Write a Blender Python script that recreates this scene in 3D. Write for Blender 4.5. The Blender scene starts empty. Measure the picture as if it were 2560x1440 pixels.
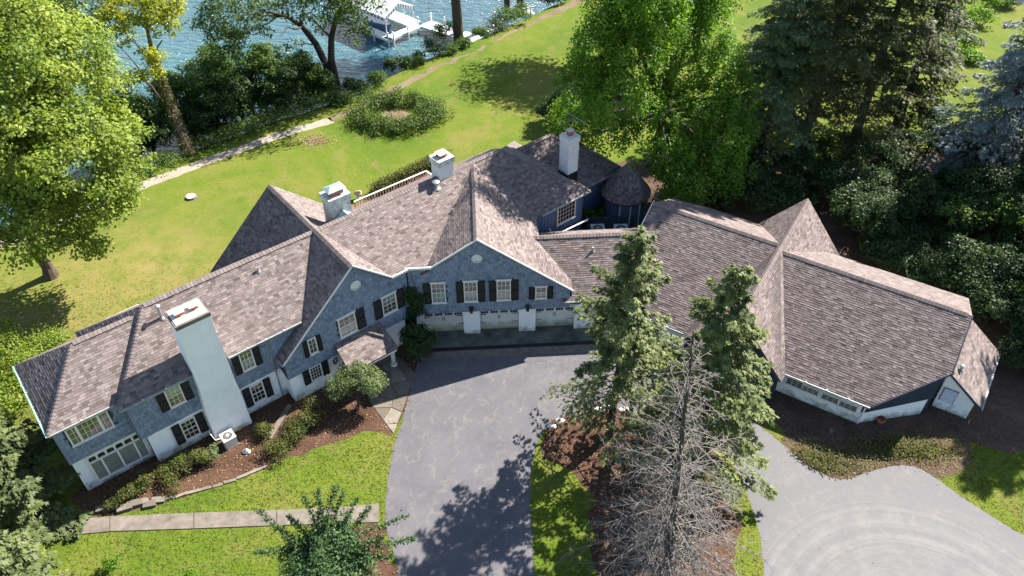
import bpy, math, random
import numpy as np
from mathutils import Vector, Matrix

# ------------------------------------------------------------------ camera, sky, sun, exposure
scn = bpy.context.scene
COL = scn.collection
FPX, PITCH, CAMH = 1990.0, math.radians(42.0), 38.0
cam_d = bpy.data.cameras.new('camera'); cam = bpy.data.objects.new('camera', cam_d); COL.objects.link(cam)
cam_d.sensor_width = 36.0; cam_d.lens = 36.0 * FPX / 2560.0
cam_d.clip_start = 0.5; cam_d.clip_end = 6000
cam.location = (0, 0, CAMH); cam.rotation_euler = (math.pi / 2 - PITCH, 0, 0)
scn.camera = cam

SUN_AZ = math.radians(42.0)      # direction towards the sun, measured from +x
SUN_EL = math.radians(41.5)
sd = Vector((math.cos(SUN_EL) * math.cos(SUN_AZ), math.cos(SUN_EL) * math.sin(SUN_AZ), math.sin(SUN_EL)))
w = bpy.data.worlds.new('World'); scn.world = w; w.use_nodes = True
nt = w.node_tree; nt.nodes.clear()
sky = nt.nodes.new('ShaderNodeTexSky'); sky.sky_type = 'NISHITA'; sky.sun_disc = False
sky.sun_elevation = SUN_EL; sky.sun_rotation = math.pi / 2 - SUN_AZ
sky.air_density = 1.0; sky.dust_density = 0.6; sky.ozone_density = 1.0
bg = nt.nodes.new('ShaderNodeBackground'); bg.inputs[1].default_value = 0.075
out = nt.nodes.new('ShaderNodeOutputWorld')
nt.links.new(sky.outputs[0], bg.inputs[0]); nt.links.new(bg.outputs[0], out.inputs[0])
sl = bpy.data.lights.new('sun', 'SUN'); sl.energy = 5.0; sl.angle = math.radians(0.53); sl.color = (1.0, 0.945, 0.86)
so = bpy.data.objects.new('sun', sl); COL.objects.link(so)
so.rotation_euler = sd.to_track_quat('Z', 'Y').to_euler(); so.location = (40, 40, 60)
scn.view_settings.view_transform = 'Standard'; scn.view_settings.look = 'None'
scn.view_settings.exposure = 1.8; scn.view_settings.gamma = 1.0
scn.render.engine = 'CYCLES'
scn.cycles.max_bounces = 6; scn.cycles.diffuse_bounces = 3; scn.cycles.transparent_max_bounces = 6

# ------------------------------------------------------------------ pixel -> place
CF = Vector((0, math.cos(PITCH), -math.sin(PITCH))); CU = Vector((0, math.sin(PITCH), math.cos(PITCH))); CR_ = Vector((1, 0, 0))
CC = Vector((0, 0, CAMH))
def ray(px, py): return CF + CR_ * ((px - 1280) / FPX) + CU * ((720 - py) / FPX)
def G(px, py, z=0.0):
    d = ray(px, py); return CC + d * ((z - CAMH) / d.z)
class Frame:
    def __init__(s, O, deg):
        a = math.radians(deg); s.O = Vector(O); s.u = Vector((math.cos(a), math.sin(a), 0)); s.v = Vector((-math.sin(a), math.cos(a), 0)); s.a = a
    def p(s, u, v, z): return s.O + s.u * u + s.v * v + Vector((0, 0, z))
    def uv(s, q): q = q - s.O; return (q.dot(s.u), q.dot(s.v), q.z)
    def on(s, v, px, py):           # the point of the vertical wall plane v that is seen at a pixel
        d = ray(px, py); t = ((s.O + s.v * v) - CC).dot(s.v) / d.dot(s.v); return s.uv(CC + d * t)
FL = Frame((-20.24, 27.25, 0), 39.2)                 # left and middle wings
FG = Frame(tuple(G(1095, 832)), 3.8)                 # garage gable
FB = Frame(tuple(G(1950, 985)), -31.5)               # right wing

# ------------------------------------------------------------------ materials
def node_mat(name):
    m = bpy.data.materials.new(name); m.use_nodes = True; n = m.node_tree; n.nodes.clear()
    o = n.nodes.new('ShaderNodeOutputMaterial'); b = n.nodes.new('ShaderNodeBsdfPrincipled')
    n.links.new(b.outputs[0], o.inputs[0]); return m, n, b, o
def ramp(n, stops):
    r = n.nodes.new('ShaderNodeValToRGB'); e = r.color_ramp.elements
    while len(e) < len(stops): e.new(0.5)
    for i, (p, c) in enumerate(stops): e[i].position = p; e[i].color = (c[0], c[1], c[2], 1)
    return r
def noise(n, scale, detail=4, rough=0.6, coord='Object', dist=0.0):
    t = n.nodes.new('ShaderNodeTexCoord'); x = n.nodes.new('ShaderNodeTexNoise')
    x.inputs['Scale'].default_value = scale; x.inputs['Detail'].default_value = detail; x.inputs['Roughness'].default_value = rough
    x.inputs['Distortion'].default_value = dist
    if coord == 'World':
        g = n.nodes.new('ShaderNodeNewGeometry'); n.links.new(g.outputs['Position'], x.inputs['Vector'])
    else: n.links.new(t.outputs[coord], x.inputs['Vector'])
    return x
def mixc(n, a, b, fac, mode='MIX'):
    m = n.nodes.new('ShaderNodeMix'); m.data_type = 'RGBA'; m.blend_type = mode
    for sock, val in ((m.inputs[6], a), (m.inputs[7], b), (m.inputs[0], fac)):
        if hasattr(val, 'is_output'): n.links.new(val, sock)
        elif isinstance(val, (int, float)): sock.default_value = val
        else: sock.default_value = (val[0], val[1], val[2], 1)
    return m.outputs[2]
def bump(n, b, h, strength=0.3, dist=0.02):
    k = n.nodes.new('ShaderNodeBump'); k.inputs['Strength'].default_value = strength; k.inputs['Distance'].default_value = dist
    n.links.new(h, k.inputs['Height']); n.links.new(k.outputs[0], b.inputs['Normal'])
def plain(name, col, rough=0.6, var=0.15, scale=3.0, metal=0.0, bumps=0.15, bscale=40, spec=0.3):
    m, n, b, o = node_mat(name)
    x = noise(n, scale, 5, 0.65, 'World'); dk = tuple(c * (1 - var) for c in col); lt = tuple(min(1, c * (1 + var)) for c in col)
    r = ramp(n, [(0.3, dk), (0.7, lt)]); n.links.new(x.outputs[0], r.inputs[0]); n.links.new(r.outputs[0], b.inputs['Base Color'])
    b.inputs['Roughness'].default_value = rough; b.inputs['Metallic'].default_value = metal; b.inputs['Specular IOR Level'].default_value = spec
    if bumps:
        y = noise(n, bscale, 3, 0.6, 'World'); bump(n, b, y.outputs[0], bumps, 0.01)
    return m
def tinted(name, stops, rough=0.85, wear=None, wscale=0.8, spec=0.2, grain=60, gstr=0.15):
    """colour of each piece from its own 'tint' value, plus stains and grain"""
    m, n, b, o = node_mat(name)
    a = n.nodes.new('ShaderNodeAttribute'); a.attribute_name = 'tint'
    r = ramp(n, stops); n.links.new(a.outputs['Fac'], r.inputs[0]); c = r.outputs[0]
    if wear:
        x = noise(n, wscale, 5, 0.65, 'World'); q = ramp(n, [(0.42, (0, 0, 0)), (0.75, (1, 1, 1))]); n.links.new(x.outputs[0], q.inputs[0])
        c = mixc(n, c, wear, q.outputs[0])
    y = noise(n, grain, 3, 0.7, 'World'); q2 = ramp(n, [(0.2, (0.72, 0.72, 0.72)), (0.8, (1.25, 1.25, 1.25))]); n.links.new(y.outputs[0], q2.inputs[0])
    c = mixc(n, c, q2.outputs[0], 0.7, 'MULTIPLY')
    n.links.new(c, b.inputs['Base Color']); b.inputs['Roughness'].default_value = rough; b.inputs['Specular IOR Level'].default_value = spec
    bump(n, b, y.outputs[0], gstr, 0.006)
    return m
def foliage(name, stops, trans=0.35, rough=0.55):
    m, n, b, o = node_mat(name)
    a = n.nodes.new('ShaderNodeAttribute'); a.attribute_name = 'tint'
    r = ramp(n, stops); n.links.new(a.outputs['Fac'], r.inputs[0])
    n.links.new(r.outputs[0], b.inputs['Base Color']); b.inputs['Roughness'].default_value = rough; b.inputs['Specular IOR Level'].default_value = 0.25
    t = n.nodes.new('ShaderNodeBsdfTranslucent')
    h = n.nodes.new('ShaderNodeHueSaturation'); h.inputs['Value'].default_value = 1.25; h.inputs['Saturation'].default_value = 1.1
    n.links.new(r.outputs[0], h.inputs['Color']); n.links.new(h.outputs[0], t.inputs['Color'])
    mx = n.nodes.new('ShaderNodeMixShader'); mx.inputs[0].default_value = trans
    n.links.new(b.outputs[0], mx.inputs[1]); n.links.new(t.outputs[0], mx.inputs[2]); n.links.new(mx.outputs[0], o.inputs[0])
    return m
M = {}
M['roof'] = tinted('roof_shingle', [(0.0, (0.075, 0.058, 0.055)), (0.25, (0.125, 0.098, 0.092)), (0.7, (0.17, 0.136, 0.127)), (1.0, (0.225, 0.184, 0.172))], wear=None, grain=50)
M['roofdeck'] = plain('roof_deck', (0.075, 0.06, 0.058), 0.9)
M['ridge'] = tinted('ridge_shingle', [(0, (0.135, 0.108, 0.10)), (1, (0.19, 0.155, 0.145))])
M['blue'] = tinted('blue_wall_shingle', [(0, (0.115, 0.142, 0.195)), (0.5, (0.172, 0.208, 0.272)), (1, (0.24, 0.282, 0.35))], wear=(0.225, 0.258, 0.305), wscale=1.3, rough=0.75)
M['bluewall'] = plain('blue_wall_board', (0.035, 0.055, 0.095), 0.7)
M['blueboard'] = plain('blue_vertical_boarding', (0.075, 0.125, 0.215), 0.7)
M['navy'] = plain('navy_wall_board', (0.022, 0.032, 0.055), 0.7)
M['trim'] = plain('white_trim_paint', (0.66, 0.64, 0.59), 0.5, 0.08)
M['gutter'] = plain('gutter_metal', (0.24, 0.25, 0.24), 0.45, 0.3)
M['verdigris'] = plain('verdigris_gutter', (0.22, 0.36, 0.32), 0.6, 0.2)
M['shutter'] = plain('black_shutter_paint', (0.012, 0.011, 0.012), 0.55, 0.3)
M['dark'] = plain('dark_interior', (0.025, 0.024, 0.023), 0.9, 0.5, 1.5)
M['drapes'] = plain('window_drapes', (0.22, 0.17, 0.13), 0.9, 0.5, 2.5)
M['blind'] = plain('window_blind', (0.8, 0.8, 0.77), 0.8, 0.1)
M['brick'] = plain('red_flue_clay', (0.33, 0.11, 0.06), 0.85, 0.2, 9)
M['copper'] = plain('aged_copper', (0.24, 0.34, 0.33), 0.5, 0.35, 5, 0.3)
M['metal'] = plain('galvanised_metal', (0.42, 0.42, 0.42), 0.4, 0.2, 6, 0.7)
M['blackmetal'] = plain('black_metal', (0.015, 0.015, 0.016), 0.45, 0.3)
M['acbeige'] = plain('condenser_casing', (0.5, 0.48, 0.43), 0.5, 0.1)
M['bark'] = plain('bark', (0.085, 0.062, 0.045), 0.95, 0.5, 6, 0, 0.8, 18)
M['barkdark'] = plain('dark_bark', (0.045, 0.036, 0.03), 0.95, 0.5, 6, 0, 0.8, 18)
M['barkgrey'] = plain('dead_grey_wood', (0.135, 0.12, 0.11), 0.95, 0.3, 6, 0, 0.5, 25)
M['barkgreydark'] = plain('dead_dark_wood', (0.06, 0.052, 0.045), 0.95, 0.4, 4, 0, 0.6, 25)
M['concrete'] = plain('concrete', (0.145, 0.122, 0.102), 0.9, 0.35, 1.6, 0, 0.3, 30)
M['stone'] = tinted('flagstone', [(0, (0.11, 0.092, 0.075)), (0.5, (0.17, 0.145, 0.12)), (1, (0.23, 0.2, 0.17))], wear=(0.12, 0.105, 0.08), wscale=2, grain=25)
M['terracotta'] = plain('terracotta', (0.38, 0.12, 0.06), 0.8, 0.2, 8)
M['whitestone'] = plain('white_limestone', (0.6, 0.56, 0.5), 0.9, 0.2, 6)
M['boathull'] = plain('boat_hull_paint', (0.12, 0.2, 0.33), 0.3, 0.15)
M['brickred'] = plain('terrace_brick', (0.2, 0.09, 0.06), 0.9, 0.35, 6)
def mk_stucco():
    m, n, b, o = node_mat('white_stucco')
    x = noise(n, 0.9, 5, 0.7, 'World'); q = ramp(n, [(0.35, (0.74, 0.74, 0.74)), (0.7, (0.84, 0.84, 0.835))]); n.links.new(x.outputs[0], q.inputs[0])
    g = n.nodes.new('ShaderNodeNewGeometry'); s = n.nodes.new('ShaderNodeSeparateXYZ'); n.links.new(g.outputs['Position'], s.inputs[0])
    y = noise(n, 1.7, 5, 0.7, 'World'); ad = n.nodes.new('ShaderNodeMath'); ad.operation = 'MULTIPLY_ADD'; ad.inputs[1].default_value = -2.6; n.links.new(y.outputs[0], ad.inputs[0]); n.links.new(s.outputs['Z'], ad.inputs[2])
    r = ramp(n, [(0.0, (1, 1, 1)), (0.35, (0, 0, 0))]); mr = n.nodes.new('ShaderNodeMapRange'); mr.inputs[1].default_value = -1.5; mr.inputs[2].default_value = 0.6
    n.links.new(ad.outputs[0], mr.inputs[0]); n.links.new(mr.outputs[0], r.inputs[0])
    c = mixc(n, q.outputs[0], (0.23, 0.255, 0.16), r.outputs[0])           # algae along the foot of the wall
    n.links.new(c, b.inputs['Base Color']); b.inputs['Roughness'].default_value = 0.85; b.inputs['Specular IOR Level'].default_value = 0.2
    z = noise(n, 7, 6, 0.7, 'World'); bump(n, b, z.outputs[0], 0.45, 0.05); return m
M['stucco'] = mk_stucco()
def mk_glass():
    m, n, b, o = node_mat('window_glass'); n.nodes.remove(b)
    t = n.nodes.new('ShaderNodeBsdfTransparent'); t.inputs[0].default_value = (0.86, 0.9, 0.88, 1)
    g = n.nodes.new('ShaderNodeBsdfGlossy'); g.inputs['Roughness'].default_value = 0.03
    f = n.nodes.new('ShaderNodeFresnel'); f.inputs[0].default_value = 1.6
    a = n.nodes.new('ShaderNodeMath'); a.operation = 'ADD'; a.inputs[1].default_value = 0.14; n.links.new(f.outputs[0], a.inputs[0])
    x = n.nodes.new('ShaderNodeMixShader'); n.links.new(a.outputs[0], x.inputs[0]); n.links.new(t.outputs[0], x.inputs[1]); n.links.new(g.outputs[0], x.inputs[2])
    n.links.new(x.outputs[0], o.inputs[0]); return m
M['glass'] = mk_glass()
def mk_water():
    m, n, b, o = node_mat('lake_water')
    x = noise(n, 0.03, 3, 0.5, 'World'); r = ramp(n, [(0.35, (0.022, 0.075, 0.115)), (0.7, (0.05, 0.13, 0.155))]); n.links.new(x.outputs[0], r.inputs[0])
    n.links.new(r.outputs[0], b.inputs['Base Color']); b.inputs['Roughness'].default_value = 0.12; b.inputs['IOR'].default_value = 1.33
    g = n.nodes.new('ShaderNodeNewGeometry'); mp = n.nodes.new('ShaderNodeMapping'); mp.inputs['Scale'].default_value = (0.75, 1.7, 1); mp.inputs['Rotation'].default_value = (0, 0, 0.35)
    n.links.new(g.outputs['Position'], mp.inputs[0]); k = n.nodes.new('ShaderNodeTexNoise'); k.inputs['Scale'].default_value = 0.9; k.inputs['Detail'].default_value = 5; k.inputs['Roughness'].default_value = 0.62; k.inputs['Distortion'].default_value = 0.6
    n.links.new(mp.outputs[0], k.inputs['Vector']); bump(n, b, k.outputs[0], 1.0, 0.55); return m
M['water'] = mk_water()
def mk_lawn():
    m, n, b, o = node_mat('lawn')
    a = noise(n, 0.11, 5, 0.62, 'World', 0.5); r1 = ramp(n, [(0.36, (0.066, 0.11, 0.011)), (0.52, (0.095, 0.13, 0.014)), (0.68, (0.145, 0.145, 0.03))]); n.links.new(a.outputs[0], r1.inputs[0])
    c = noise(n, 4.5, 6, 0.8, 'World'); r2 = ramp(n, [(0.3, (0.55, 0.62, 0.5)), (0.55, (1, 1, 1)), (0.78, (1.35, 1.22, 1.25))]); n.links.new(c.outputs[0], r2.inputs[0])
    col = mixc(n, r1.outputs[0], r2.outputs[0], 0.85, 'MULTIPLY')
    # dry, straw-coloured turf under and beside the maple
    g = n.nodes.new('ShaderNodeNewGeometry'); d = n.nodes.new('ShaderNodeVectorMath'); d.operation = 'DISTANCE'; d.inputs[1].default_value = (-27.5, 40, 0); n.links.new(g.outputs['Position'], d.inputs[0])
    mr = n.nodes.new('ShaderNodeMapRange'); mr.inputs[1].default_value = 4; mr.inputs[2].default_value = 15; mr.inputs[3].default_value = 0.62; mr.inputs[4].default_value = 0.0; n.links.new(d.outputs['Value'], mr.inputs[0])
    e = noise(n, 0.5, 5, 0.7, 'World'); mu = n.nodes.new('ShaderNodeMath'); mu.operation = 'MULTIPLY'; n.links.new(mr.outputs[0], mu.inputs[0]); r3 = ramp(n, [(0.36, (0.25, 0.25, 0.25)), (0.66, (1.4, 1.4, 1.4))]); n.links.new(e.outputs[0], r3.inputs[0]); n.links.new(r3.outputs[0], mu.inputs[1])
    col = mixc(n, col, (0.22, 0.165, 0.065), mu.outputs[0])
    dn = noise(n, 0.42, 6, 0.72, 'World', 0.8); dr_ = ramp(n, [(0.5, (0, 0, 0)), (0.72, (0.75, 0.75, 0.75))]); n.links.new(dn.outputs[0], dr_.inputs[0]); col = mixc(n, col, (0.155, 0.13, 0.045), dr_.outputs[0])
    gn = noise(n, 0.8, 5, 0.7, 'World', 0.4); gr_ = ramp(n, [(0.55, (0, 0, 0)), (0.75, (0.7, 0.7, 0.7))]); n.links.new(gn.outputs[0], gr_.inputs[0]); col = mixc(n, col, (0.05, 0.095, 0.012), gr_.outputs[0])
    n.links.new(col, b.inputs['Base Color']); b.inputs['Roughness'].default_value = 0.95; b.inputs['Specular IOR Level'].default_value = 0.1
    f = noise(n, 9, 5, 0.8, 'World'); bump(n, b, f.outputs[0], 0.6, 0.05); return m
M['lawn'] = mk_lawn()
def mk_ground(name, stops, sc, detail_sc, bs):
    m, n, b, o = node_mat(name)
    a = noise(n, sc, 6, 0.7, 'World', 0.3); r = ramp(n, stops); n.links.new(a.outputs[0], r.inputs[0])
    c = noise(n, detail_sc, 5, 0.75, 'World'); q = ramp(n, [(0.3, (0.5, 0.5, 0.5)), (0.75, (1.5, 1.45, 1.4))]); n.links.new(c.outputs[0], q.inputs[0])
    n.links.new(mixc(n, r.outputs[0], q.outputs[0], 0.8, 'MULTIPLY'), b.inputs['Base Color']); b.inputs['Roughness'].default_value = 0.95; b.inputs['Specular IOR Level'].default_value = 0.1
    bump(n, b, c.outputs[0], bs, 0.06); return m
M['mulch'] = mk_ground('mulch', [(0.3, (0.05, 0.028, 0.019)), (0.7, (0.105, 0.06, 0.04))], 0.6, 7, 0.8)
M['litter'] = mk_ground('leaf_litter_ground', [(0.3, (0.05, 0.036, 0.026)), (0.55, (0.095, 0.066, 0.042)), (0.75, (0.085, 0.085, 0.03))], 0.7, 6, 0.8)
M['soil'] = mk_ground('forest_soil', [(0.3, (0.05, 0.036, 0.028)), (0.7, (0.12, 0.08, 0.06))], 0.5, 5, 0.8)
M['gravel'] = mk_ground('path_gravel', [(0.3, (0.24, 0.205, 0.165)), (0.7, (0.33, 0.29, 0.24))], 0.4, 9, 0.5)
M['dirt'] = mk_ground('path_dirt', [(0.3, (0.11, 0.085, 0.055)), (0.7, (0.19, 0.15, 0.095))], 0.5, 7, 0.5)
def mk_asphalt():
    m, n, b, o = node_mat('driveway_asphalt')
    a = noise(n, 0.35, 6, 0.7, 'World', 0.6); r = ramp(n, [(0.3, (0.08, 0.079, 0.088)), (0.7, (0.115, 0.109, 0.116))]); n.links.new(a.outputs[0], r.inputs[0])
    g = n.nodes.new('ShaderNodeNewGeometry')
    # sun-bleached, worn turning circle at the right of the court
    d = n.nodes.new('ShaderNodeVectorMath'); d.operation = 'DISTANCE'; cen = G(2330, 1640); d.inputs[1].default_value = tuple(cen); n.links.new(g.outputs['Position'], d.inputs[0])
    wv = n.nodes.new('ShaderNodeMath'); wv.operation = 'MULTIPLY'; wv.inputs[1].default_value = 1.35; n.links.new(d.outputs['Value'], wv.inputs[0])
    n1 = n.nodes.new('ShaderNodeTexNoise'); n1.noise_dimensions = '1D'; n1.inputs['Scale'].default_value = 1.6; n1.inputs['Detail'].default_value = 4; n1.inputs['Roughness'].default_value = 0.75; n.links.new(wv.outputs[0], n1.inputs['W'])
    nb = noise(n, 0.7, 4, 0.6, 'World'); mm = n.nodes.new('ShaderNodeMath'); mm.operation = 'MULTIPLY'; n.links.new(n1.outputs[0], mm.inputs[0]); n.links.new(nb.outputs[0], mm.inputs[1])
    rr = ramp(n, [(0.16, (0, 0, 0)), (0.4, (1, 1, 1))]); n.links.new(mm.outputs[0], rr.inputs[0])
    mr = n.nodes.new('ShaderNodeMapRange'); mr.inputs[1].default_value = 7.6; mr.inputs[2].default_value = 9.6; mr.inputs[3].default_value = 1; mr.inputs[4].default_value = 0; n.links.new(d.outputs['Value'], mr.inputs[0])
    m2 = n.nodes.new('ShaderNodeMath'); m2.operation = 'MULTIPLY'; n.links.new(rr.outputs[0], m2.inputs[0]); n.links.new(mr.outputs[0], m2.inputs[1])
    # the whole right court is paler than the lane to the garage
    sx = n.nodes.new('ShaderNodeSeparateXYZ'); n.links.new(g.outputs['Position'], sx.inputs[0]); mx = n.nodes.new('ShaderNodeMapRange'); mx.inputs[1].default_value = 6; mx.inputs[2].default_value = 16; n.links.new(sx.outputs['X'], mx.inputs[0])
    c = mixc(n, r.outputs[0], (0.13, 0.125, 0.128), mx.outputs[0])
    c = mixc(n, c, (0.165, 0.16, 0.157), m2.outputs[0])
    # patched crack lines
    v = n.nodes.new('ShaderNodeTexVoronoi'); v.feature = 'DISTANCE_TO_EDGE'; v.inputs['Scale'].default_value = 0.75
    ds = noise(n, 0.8, 4, 0.6, 'World'); vm = n.nodes.new('ShaderNodeVectorMath'); vm.operation = 'MULTIPLY_ADD'; vm.inputs[1].default_value = (2.2, 2.2, 2.2); n.links.new(ds.outputs['Color'], vm.inputs[0]); n.links.new(g.outputs['Position'], vm.inputs[2]); mpv = n.nodes.new('ShaderNodeMapping'); mpv.inputs['Scale'].default_value = (1.25, .6, 1); mpv.inputs['Rotation'].default_value = (0, 0, .25); n.links.new(vm.outputs[0], mpv.inputs[0]); n.links.new(mpv.outputs[0], v.inputs['Vector'])
    cr = ramp(n, [(0.0, (1, 1, 1)), (0.09, (0, 0, 0))]); n.links.new(v.outputs['Distance'], cr.inputs[0])
    br = noise(n, 1.4, 3, 0.6, 'World'); bq = ramp(n, [(0.42, (0, 0, 0)), (0.7, (0.62, 0.62, 0.62))]); n.links.new(br.outputs[0], bq.inputs[0])
    mk = n.nodes.new('ShaderNodeMath'); mk.operation = 'MULTIPLY'; n.links.new(cr.outputs[0], mk.inputs[0]); n.links.new(bq.outputs[0], mk.inputs[1])
    c = mixc(n, c, (0.19, 0.165, 0.14), mk.outputs[0])
    fi = noise(n, 14, 5, 0.8, 'World'); q = ramp(n, [(0.25, (0.82, 0.82, 0.82)), (0.75, (1.16, 1.16, 1.16))]); n.links.new(fi.outputs[0], q.inputs[0])
    n.links.new(mixc(n, c, q.outputs[0], 1.0, 'MULTIPLY'), b.inputs['Base Color']); b.inputs['Roughness'].default_value = 0.85; b.inputs['Specular IOR Level'].default_value = 0.25
    bump(n, b, fi.outputs[0], 0.3, 0.02); return m
M['asphalt'] = mk_asphalt()
def fol(name, dark, mid, light, trans=0.48): M[name] = foliage(name, [(0, dark), (0.5, mid), (1, light)], trans)
fol('leaf_maple', (0.075, 0.13, 0.016), (0.185, 0.25, 0.035), (0.34, 0.38, 0.075), 0.5)
fol('leaf_yellow', (0.11, 0.15, 0.015), (0.26, 0.29, 0.025), (0.42, 0.40, 0.04), 0.5)
fol('leaf_shore', (0.03, 0.07, 0.015), (0.07, 0.13, 0.025), (0.17, 0.23, 0.04))
fol('leaf_oak', (0.03, 0.06, 0.014), (0.065, 0.11, 0.022), (0.15, 0.19, 0.04))
fol('leaf_bright', (0.05, 0.125, 0.012), (0.12, 0.235, 0.02), (0.24, 0.36, 0.04), 0.5)
fol('leaf_dark', (0.016, 0.038, 0.012), (0.036, 0.07, 0.02), (0.08, 0.122, 0.03), 0.4)
fol('leaf_grey', (0.06, 0.095, 0.04), (0.13, 0.175, 0.065), (0.25, 0.29, 0.12))
fol('leaf_bed', (0.05, 0.06, 0.015), (0.10, 0.12, 0.028), (0.19, 0.17, 0.05))
fol('leaf_apple', (0.03, 0.07, 0.025), (0.075, 0.14, 0.048), (0.17, 0.235, 0.10))
fol('leaf_yew', (0.03, 0.06, 0.012), (0.075, 0.125, 0.02), (0.15, 0.2, 0.035), 0.25)
fol('needle_green', (0.065, 0.09, 0.03), (0.15, 0.185, 0.062), (0.29, 0.31, 0.11), 0.35)
fol('needle_dark', (0.035, 0.05, 0.018), (0.09, 0.112, 0.034), (0.2, 0.21, 0.065), 0.45)
fol('needle_blue', (0.075, 0.1, 0.095), (0.16, 0.2, 0.19), (0.28, 0.33, 0.31), 0.3)
fol('needle_pale', (0.04, 0.062, 0.02), (0.098, 0.128, 0.042), (0.185, 0.21, 0.078), 0.3)
fol('needle_pine', (0.055, 0.09, 0.04), (0.13, 0.18, 0.075), (0.24, 0.29, 0.13), 0.35)
fol('grass_blade', (0.075, 0.11, 0.014), (0.105, 0.135, 0.02), (0.16, 0.155, 0.04), 0.6)
fol('dead_leaf', (0.09, 0.05, 0.02), (0.2, 0.13, 0.06), (0.36, 0.27, 0.13), 0.1)
fol('litter_leaf', (0.06, 0.05, 0.02), (0.13, 0.125, 0.035), (0.22, 0.19, 0.075), 0.2)

# ------------------------------------------------------------------ mesh tools
def tag(o, label=None, cat=None, group=None, kind=None):
    if label: o['label'] = label
    if cat: o['category'] = cat
    if group: o['group'] = group
    if kind: o['kind'] = kind
    return o
def thing(name, loc, label, cat, group=None):
    o = bpy.data.objects.new(name, None); COL.objects.link(o); o.location = Vector(loc); o.empty_display_size = 0.3
    o['_o'] = tuple(Vector(loc)); return tag(o, label, cat, group)
def origin_of(o):
    p = Vector((0, 0, 0))
    while o is not None: p += o.location; o = o.parent
    return p
class MB:
    def __init__(s): s.v = []; s.f = []; s.t = []
    def face(s, pts, t=0.5):
        k = len(s.v); s.v.extend(tuple(p) for p in pts); s.f.append(tuple(range(k, k + len(pts)))); s.t.append(t)
    def raw(s, verts, faces, t=0.5):
        k = len(s.v); s.v.extend(tuple(p) for p in verts); s.f.extend(tuple(i + k for i in f) for f in faces); s.t.extend([t] * len(faces))
    def prism(s, pts, ext, t=0.5):
        n = len(pts); b = [Vector(p) for p in pts]; e = [p + Vector(ext) for p in b]
        nrm = sum(((b[i].cross(b[(i + 1) % n])) for i in range(n)), Vector((0, 0, 0)))
        if nrm.dot(Vector(ext)) > 0: b, e = b[::-1], e[::-1]
        # b is now wound so that its face looks away from ext
        f = [tuple(range(n)), tuple(range(2 * n - 1, n - 1, -1))] + [(i, i + n, (i + 1) % n + n, (i + 1) % n) for i in range(n)]
        s.raw(b + e, f, t)
    def hexa(s, P, t=0.5):      # 8 points: bottom ring 4, top ring 4
        s.raw(P, [(3, 2, 1, 0), (4, 5, 6, 7), (0, 1, 5, 4), (1, 2, 6, 5), (2, 3, 7, 6), (3, 0, 4, 7)], t)
    def box(s, fr, u0, u1, v0, v1, z0, z1, t=0.5):
        s.hexa([fr.p(u0, v0, z0), fr.p(u1, v0, z0), fr.p(u1, v1, z0), fr.p(u0, v1, z0), fr.p(u0, v0, z1), fr.p(u1, v0, z1), fr.p(u1, v1, z1), fr.p(u0, v1, z1)], t)
    def tube(s, pts, rad, n=6, t=0.5, cap=True):
        pts = [Vector(p) for p in pts]; R = rad if isinstance(rad, (list, tuple)) else [rad] * len(pts); k = len(s.v); x = None
        for i, p in enumerate(pts):
            d = (pts[min(i + 1, len(pts) - 1)] - pts[max(i - 1, 0)]).normalized()
            if x is None: x = d.orthogonal().normalized()
            else: x = (x - d * x.dot(d)); x = x.normalized() if x.length > 1e-6 else d.orthogonal().normalized()
            y = d.cross(x)
            for j in range(n):
                a = 2 * math.pi * j / n; s.v.append(tuple(p + (x * math.cos(a) + y * math.sin(a)) * R[i]))
        for i in range(len(pts) - 1):
            for j in range(n):
                a = k + i * n + j; b = k + i * n + (j + 1) % n; s.f.append((a, b, b + n, a + n)); s.t.append(t)
        if cap:
            s.f.append(tuple(range(k + n - 1, k - 1, -1))); s.t.append(t); e = k + (len(pts) - 1) * n; s.f.append(tuple(range(e, e + n))); s.t.append(t)
    def disc(s, c, ax, r, h, n=20, rb=None, t=0.5):
        c = Vector(c); ax = Vector(ax).normalized(); s.tube([c, c + ax * h], [rb if rb else r, r], n, t)
    def build(s, name, mat, parent=None, smooth=False, kind=None, label=None):
        if not s.v: return None
        if name in ('louvers', 'blind', 'battens', 'vent_slats', 'slats', 'gutter_hanger', 'window_pane', 'arched_heads', 'muntins', 'mullion'): kind = 'stuff'
        me = bpy.data.meshes.new(name); off = origin_of(parent) if parent else Vector((0, 0, 0))
        va = np.array(s.v, dtype=np.float64) - np.array(off)
        me.from_pydata(va.tolist(), [], s.f); me.materials.append(mat if not isinstance(mat, str) else M[mat])
        at = me.attributes.new('tint', 'FLOAT', 'FACE'); at.data.foreach_set('value', np.array(s.t, dtype=np.float32))
        if smooth: me.polygons.foreach_set('use_smooth', [True] * len(me.polygons))
        me.update(); o = bpy.data.objects.new(name, me); COL.objects.link(o); o.parent = parent
        if kind: o['kind'] = kind
        if label: o['label'] = label
        return o
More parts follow.
